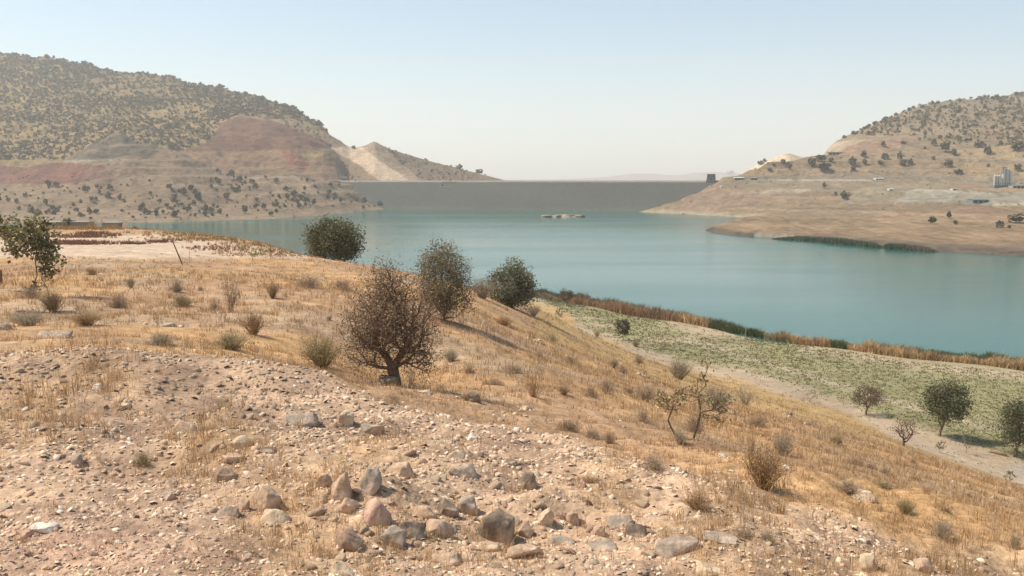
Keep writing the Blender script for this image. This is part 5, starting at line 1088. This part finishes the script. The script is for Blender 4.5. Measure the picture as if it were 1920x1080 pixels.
# dense scrub too thick to count: low faceted crowns joined into one mass
def scrub(name, surf, n, dens, wpx, pal, label, seed):
    rng = np.random.default_rng(seed); sf = next(q for q in FARSURF if q['name'] == surf); nr_, nc_ = sf['X'].shape
    i = rng.uniform(0, nr_ - 1.01, n); j = rng.uniform(0, nc_ - 1.01, n); i0 = i.astype(int); j0 = j.astype(int); fi, fj = i - i0, j - j0
    def g(A): return (A[i0, j0] * (1 - fj) + A[i0, j0 + 1] * fj) * (1 - fi) + (A[i0 + 1, j0] * (1 - fj) + A[i0 + 1, j0 + 1] * fj) * fi
    x, y, z = g(sf['X']), g(sf['Y']), g(sf['Z']); px, py = g(sf['px']), g(sf['py']); ar = np.abs((sf['py'][i0 + 1, j0] - sf['py'][i0, j0]))
    k = rng.random(n) < dens(px, py, x, y) * np.clip(ar / 2.2, .15, 1.0); x, y, z, px, py = x[k], y[k], z[k], px[k], py[k]; n = len(x)
    ns = 7; w = wpx(px, py) * (.4 + 1.1 * rng.random(n) ** 2) * y / FPX
    c = np.repeat(np.stack([x, y, z + w * .30], -1), ns, 0); ww = np.repeat(w, ns)[:, None]; d_ = rng.normal(size=(n * ns, 3)); d_ /= np.linalg.norm(d_, axis=1)[:, None]; d_[:, 2] = np.abs(d_[:, 2]) * .8
    ctr = c + d_ * ww * .30; a = rng.normal(size=(n * ns, 3)); a /= np.linalg.norm(a, axis=1)[:, None]; b_ = np.cross(a, d_); b_ /= np.linalg.norm(b_, axis=1)[:, None] + 1e-9
    V = np.stack([ctr - a * ww * .36, ctr + b_ * ww * .3, ctr + a * ww * .36, ctr - b_ * ww * .3], 1).reshape(-1, 3)
    C = np.array(pal)[rng.integers(len(pal), size=n)] * rng.uniform(.8, 1.2, (n, 1)); mesh_obj(name, V, [np.arange(len(V)).reshape(-1, 4)], M['farleaf'], np.repeat(C, ns * 4, 0), kind='stuff', label=label); return n
NOV = [[(410, 232), (450, 214), (500, 222), (560, 226), (630, 245), (670, 280), (660, 350), (300, 350), (345, 283), (400, 262)], CREAM_POLY]
def d_left(px, py, x, y):
    m = ~(inpoly(px, py, NOV[0]) | inpoly(px, py, NOV[1])); v = .30 + .75 * sstep(-.35, .3, fbm(x * .012, y * .012, 401, 4)); v = v * (1 - .45 * np.exp(-((px - 230) / 160) ** 2 - ((py - 235) / 40) ** 2))
    v = v * (1 + .5 * sstep(70, 10, py - curve([(0, 90), (200, 125), (400, 155), (600, 228)], px)))
    return np.clip(v * m * (py < 300 + 0 * px), 0, 1) + .12 * inpoly(px, py, [(500, 190), (600, 225), (640, 262), (560, 250), (500, 225)])
SP = [(.165, .13, .07), (.14, .115, .06), (.20, .155, .085), (.12, .10, .055)]
scrub('oak_scrub', 'big_hill', 80000, d_left, lambda px, py: 5.2 + 0 * px, SP, 'dense grey-green oak scrub covering the big left hill', 1)
scrub('ridge_scrub', 'back_ridge', 3500, lambda px, py, x, y: .6 * ~inpoly(px, py, [(612, 272), (702, 255), (745, 300), (798, 345), (700, 345)]), lambda px, py: 4.0 + 0 * px, SP, 'thin dark scrub on the ridge behind the dam', 2)
scrub('right_scrub', 'right_hill', 15000, lambda px, py, x, y: (.28 + .5 * sstep(-.4, .3, fbm(x * .02, y * .02, 405, 3))) * ~inpoly(px, py, [(1535, 300), (1545, 272), (1600, 260), (1690, 254), (1730, 258), (1700, 276), (1640, 295)]) * (py < 262 + .1 * (px - 1700)), lambda px, py: 6.5 + 0 * px, SP, 'grey-green scrub dotting the steep right hill', 3)
scrub('shore_scrub', 'front_hills', 14000, lambda px, py, x, y: .10 + .5 * np.exp(-((px - 330) / 60) ** 2 - ((py - 398) / 22) ** 2) + .3 * np.exp(-((px - 560) / 90) ** 2 - ((py - 380) / 16) ** 2), lambda px, py: 3.0 + 0 * px, SP, 'low dark scrub along the far left shore', 4)
scrub('slope_scrub', 'right_slopes', 5000, lambda px, py, x, y: .10 + .25 * (py < 330) + 0 * x, lambda px, py: 2.8 + 0 * px, SP, 'sparse low bushes on the right slopes', 5)

# ------------------------------------------------------------------ buildings and works across the lake
def base_at(px, py, surf=None): return hit_far(px, py, surf)
p = base_at(1878, 351, ['right_slopes']); k = p.y / FPX
st = empty('concrete_plant', (p.x, p.y, p.z - .6), .05, label='pale cylindrical silos on a dark frame above the grey spoil slope', cat='silos')
MB().box(-19 * k, 19 * k, -4, 4, 0, 5 * k).build('base_frame', M['dgrey'], parent=st)
for q in range(9): MB().box((-18 + q * 4.4) * k, (-17.2 + q * 4.4) * k, -4.6, -4.1, 0, 9 * k).build('support_post', M['darkconc'], parent=st)
for i, (cx, r, top) in enumerate([(-14, 2.1, 24), (-9.4, 2.1, 24), (-4.8, 2.1, 24), (2.6, 3.0, 36), (9.6, 3.2, 36), (15.2, 2.4, 33)]):
    o = MB().cyl((cx * k, 0), r * k, 5.1 * k, (top - 1.5) * k, 20).cyl((cx * k, 0), r * k, (top - 1.5) * k + .01, top * k, 20, r * k * .45).build('silo', M['steel'], parent=st)
    MB().cyl((cx * k, 0), r * k * 1.05, 9 * k, 9.6 * k, 20).build('band', M['dgrey'], parent=o)
MB().box(-.5 * k, 1 * k, -1, 1, 26 * k, 38 * k).box(-1 * k, 7 * k, -1, 1, 37 * k, 38.4 * k).build('hoist', M['dgrey'], parent=st)
def shed(px, py, wpx, hpx, wall, roof, label, depth=7, openings=0, cat='building', name='shed', surf=None, rz=0):
    p = base_at(px, py, surf)
    if p is None: return
    k = p.y / FPX; w, h = wpx * k, hpx * k; r = empty(name, (p.x, p.y, p.z - .3), rz, label=label, cat=cat)
    MB().box(-w / 2, w / 2, 0, depth, 0, h * .82).build('wall', wall, parent=r)
    b = MB(); hw = w / 2 + .3; b.v = [(-hw, -.4, h * .82), (hw, -.4, h * .82), (hw, depth + .4, h * .82), (-hw, depth + .4, h * .82), (-hw, depth / 2, h), (hw, depth / 2, h)]
    b.f = [(0, 1, 5, 4), (2, 3, 4, 5), (0, 4, 3), (1, 2, 5), (0, 3, 2, 1)]; b.build('roof', roof, parent=r)
    for q in range(openings):
        c = -w / 2 + w * (q + .5) / openings; MB().box(c - w / openings * .28, c + w / openings * .28, -.06, .05, h * .08, h * .62).build('opening', M['opening'], parent=r)
shed(1571, 290, 34, 6, M['block'], M['dgrey'], 'long low dark shed under the pink cut of the right hill', 6, 5)
shed(1386, 337, 17, 5, M['block'], M['white'], 'small white-roofed shed near the right end of the dam', 6, 3)
shed(1413, 337, 10, 5, M['dgrey'], M['concrete'], 'small grey hut right of the white-roofed shed', 5, 2, 'hut', 'hut')
shed(1650, 337, 16, 4, M['white'], M['white'], 'low white building beside the road on the right slope', 6, 3)
shed(1839, 381, 30, 9, M['dgrey'], M['dgrey'], 'grey sheet-metal building below the spoil slope', 9, 3)
shed(1671, 357, 8, 4, M['white'], M['white'], 'tiny white hut at the top of the grey spoil slope', 4, 1, 'hut', 'hut')
shed(1910, 353, 22, 7, M['concrete'], M['dgrey'], 'low grey plant building right of the silos', 7, 3)
shed(1790, 357, 9, 5, M['white'], M['concrete'], 'white container on the edge of the spoil slope', 4, 1, 'container', 'container')
shed(1353, 352, 4, 4, M['white'], M['white'], 'tiny white hut on the bank below the dam tower', 3, 1, 'hut', 'hut')
shed(636, 334, 26, 3, M['concrete'], M['concrete'], 'pale low construction platform on the left spur', 6, 0, 'platform', 'work_platform')
p = base_at(635, 333); k = p.y / FPX
MB().box(-.9, .9, -.9, .9, -1, 19 * k, .5).box(-1.6, 1.6, -.4, .4, 17 * k, 18 * k).build('drilling_mast', M['dgrey'], label='dark thin mast standing on the construction platform of the left spur', cat='mast').location = p

# rocky islet in the lake
D_ = float(shoreD(406.5)); isl = empty('islet', (wx(1056, D_), D_, 0), label='low rocky islet with pale stones in front of the dam', cat='islet')
k = D_ / FPX; rng = np.random.default_rng(77); n_ = 40
aa = np.linspace(0, 2 * math.pi, n_, endpoint=False); V = [(0, 0, 2.0)]
for q in (.5, 1.0): V += [(math.cos(a) * 40 * k * q * (1 + .2 * rng.normal() * .5), math.sin(a) * 9 * q, (-.6 if q == 1 else 1.3 + .3 * rng.normal())) for a in aa]
F3 = np.array([(0, 1 + q, 1 + (q + 1) % n_) for q in range(n_)]); F4 = np.array([(1 + q, 1 + n_ + q, 1 + n_ + (q + 1) % n_, 1 + (q + 1) % n_) for q in range(n_)])
mesh_obj('bank', V, [F3, F4], M['far'], np.tile([.30, .25, .165], (len(V), 1)), True, parent=isl)
for q in range(22):
    v, f = rock_v(700 + q, 1, 5, .6); s_ = rng.uniform(1.2, 2.8); xq = rng.normal() * 15 + 2
    o = mesh_obj('rock', v * np.array([s_ * 1.5, s_, s_ * .42]), [f], RM['tan' if rng.random() < .5 else 'brown'], parent=isl); xq = max(-15, min(15, xq)); o.location = (xq, rng.uniform(-6, -1), .5 + .5 * rng.random())

# ------------------------------------------------------------------ left plateau: walls, posts, slab, crop rows
def gz(x, y): return float(G(x, y)[0])
def wall_seg(x0, x1, top, D, label):
    xa, xb = wx2(x0, D), wx2(x1, D); z0 = min(gz(xa, D), gz(xb, D)) - .6; z1 = CAMZ - float(uw(960, top)[1]) * D
    r = empty('block_wall', ((xa + xb) / 2, D, z0), 0, label=label, cat='wall'); w = xb - xa
    MB().box(-w / 2, w / 2, 0, 2.2, 0, z1 - z0).build('wall', M['block'], parent=r); MB().box(-w / 2 - .05, w / 2 + .05, -.06, 2.26, z1 - z0, z1 - z0 + .1).build('coping', M['concrete'], parent=r)
def wx2(px, D): return float(uw(px, 420)[0]) * D
wall_seg(77, 111, 417.5, 128, 'grey blockwork wall seen over the ridge, left one of three'); wall_seg(131, 163, 417, 128, 'grey blockwork wall seen over the ridge, middle one of three'); wall_seg(192, 222, 418.5, 128, 'grey blockwork wall seen over the ridge, right one of three')
D_ = 122; x_ = wx2(232, D_); o = MB().box(-.28, .28, -.1, .1, 0, 1.25).build('slab', M['pale'], label='cream slab leaning upright on the ridge right of the walls', cat='slab'); o.location = (x_, D_, gz(x_, D_)); o.rotation_euler = (0, .28, 0)
x_ = wx2(191, 122); MB().cyl((0, 0), .05, -.3, 1.25, 8).build('post', M['concrete'], label='thin pale post between the middle and right walls', cat='post').location = (x_, 122, gz(x_, 122))
p = hit_near(342, 496); o = MB().cyl((0, 0), .045, -.2, 50 * p.y / FPX, 8, .03).build('leaning_pole', M['wood'], label='thin wooden pole leaning left on the edge of the bare field', cat='pole'); o.location = p; o.rotation_euler = (.1, -.32, 0)
p = hit_near(356, 494); MB().cyl((0, 0), .012, -.1, 24 * p.y / FPX, 6, .008).build('stick', M['wood'], label='short thin stick standing right of the leaning pole', cat='stick').location = p
p = hit_near(2, 532); MB().cyl((0, 0), .07, -.2, 26 * p.y / FPX, 8, .06).build('post', M['wood'], label='short dark stump of a post at the left edge', cat='post').location = p
p = hit_near(1398, 640)
if p: MB().cyl((0, 0), .06, -.2, 26 * p.y / FPX, 6, .05).build('post', M['concrete'], label='slim pale post in front of the green reeds', cat='post').location = p
p = hit_near(1872, 852)
if p: o = MB().box(-.8, .8, -.15, .15, -.02, .16).build('plank', M['wood'], label='dark plank lying on the grey track by the right-hand oak', cat='plank'); o.location = p; o.rotation_euler = (0, .05, -.5)
for px, py in ((1172, 640), (1196, 742), (1395, 702)): pass
def patch(n, boxes, hpx, pal, name, label, nb=7, wpx=1.2, lean=.4, jit=2.0):
    xs, ys_ = [], []
    for x0, x1, y0, y1, m_ in boxes:
        for _ in range(int(n * m_)):
            px = (x0 + x1) / 2 + (x1 - x0) * .36 * RNG.normal(); py = RNG.uniform(y0, y1) + RNG.normal() * .3; p = hit_near(px, py)
            if p: xs.append(p.x); ys_.append(p.y)
    V, F, C = tufts(np.array(xs), np.array(ys_), nb, hpx, wpx, 4, lean, pal=np.array(pal)); mesh_obj(name, V, F, M['grass'], C, kind='stuff', label=label)
patch(420, [(105, 195, 454, 459, 1), (108, 190, 443, 446, .45), (150, 188, 438, 440, .4), (60, 110, 456, 459, .3), (200, 222, 441, 443, .08), (228, 268, 457, 458, .2), (280, 320, 453, 455, .15), (380, 445, 462, 470, .12)], 7, [(.30, .15, .095), (.36, .20, .125), (.25, .13, .085)], 'dry_crop_rows', 'reddish dry plant rows on the bare field')
patch(700, [(0, 230, 427, 431, .6), (300, 470, 436, 452, .7), (420, 600, 454, 482, .8)], 6, [(.46, .27, .11), (.40, .23, .10), (.34, .26, .12)], 'ridge_grass', 'orange dry grass fringing the far edge of the plateau')
for px, D, w, h, kk, lab in ((172, 127, 22, 15, 'straw', 'rounded yellow bush between the middle and right walls'), (120, 127, 20, 16, 'olive', 'yellow-green bush between the left and middle walls'), (70, 127, 26, 15, 'olive', 'yellow-green bush left of the walls'), (205, 124, 40, 8, 'rust', 'low rust bush in front of the right wall'), (252, 122, 24, 7, 'rust', 'low rust tuft right of the cream slab')):
    shrub(px, 428, w, h, 'dome', kk, lab, D=D)
std_tree('small_tree', 128, 430, 30, 28, .2, [(.07, .085, .045), (.09, .10, .05)], 61, 'dark green bushy tree behind the middle wall', D=150, ntip=120, nleaf=26, lsz=1.6)
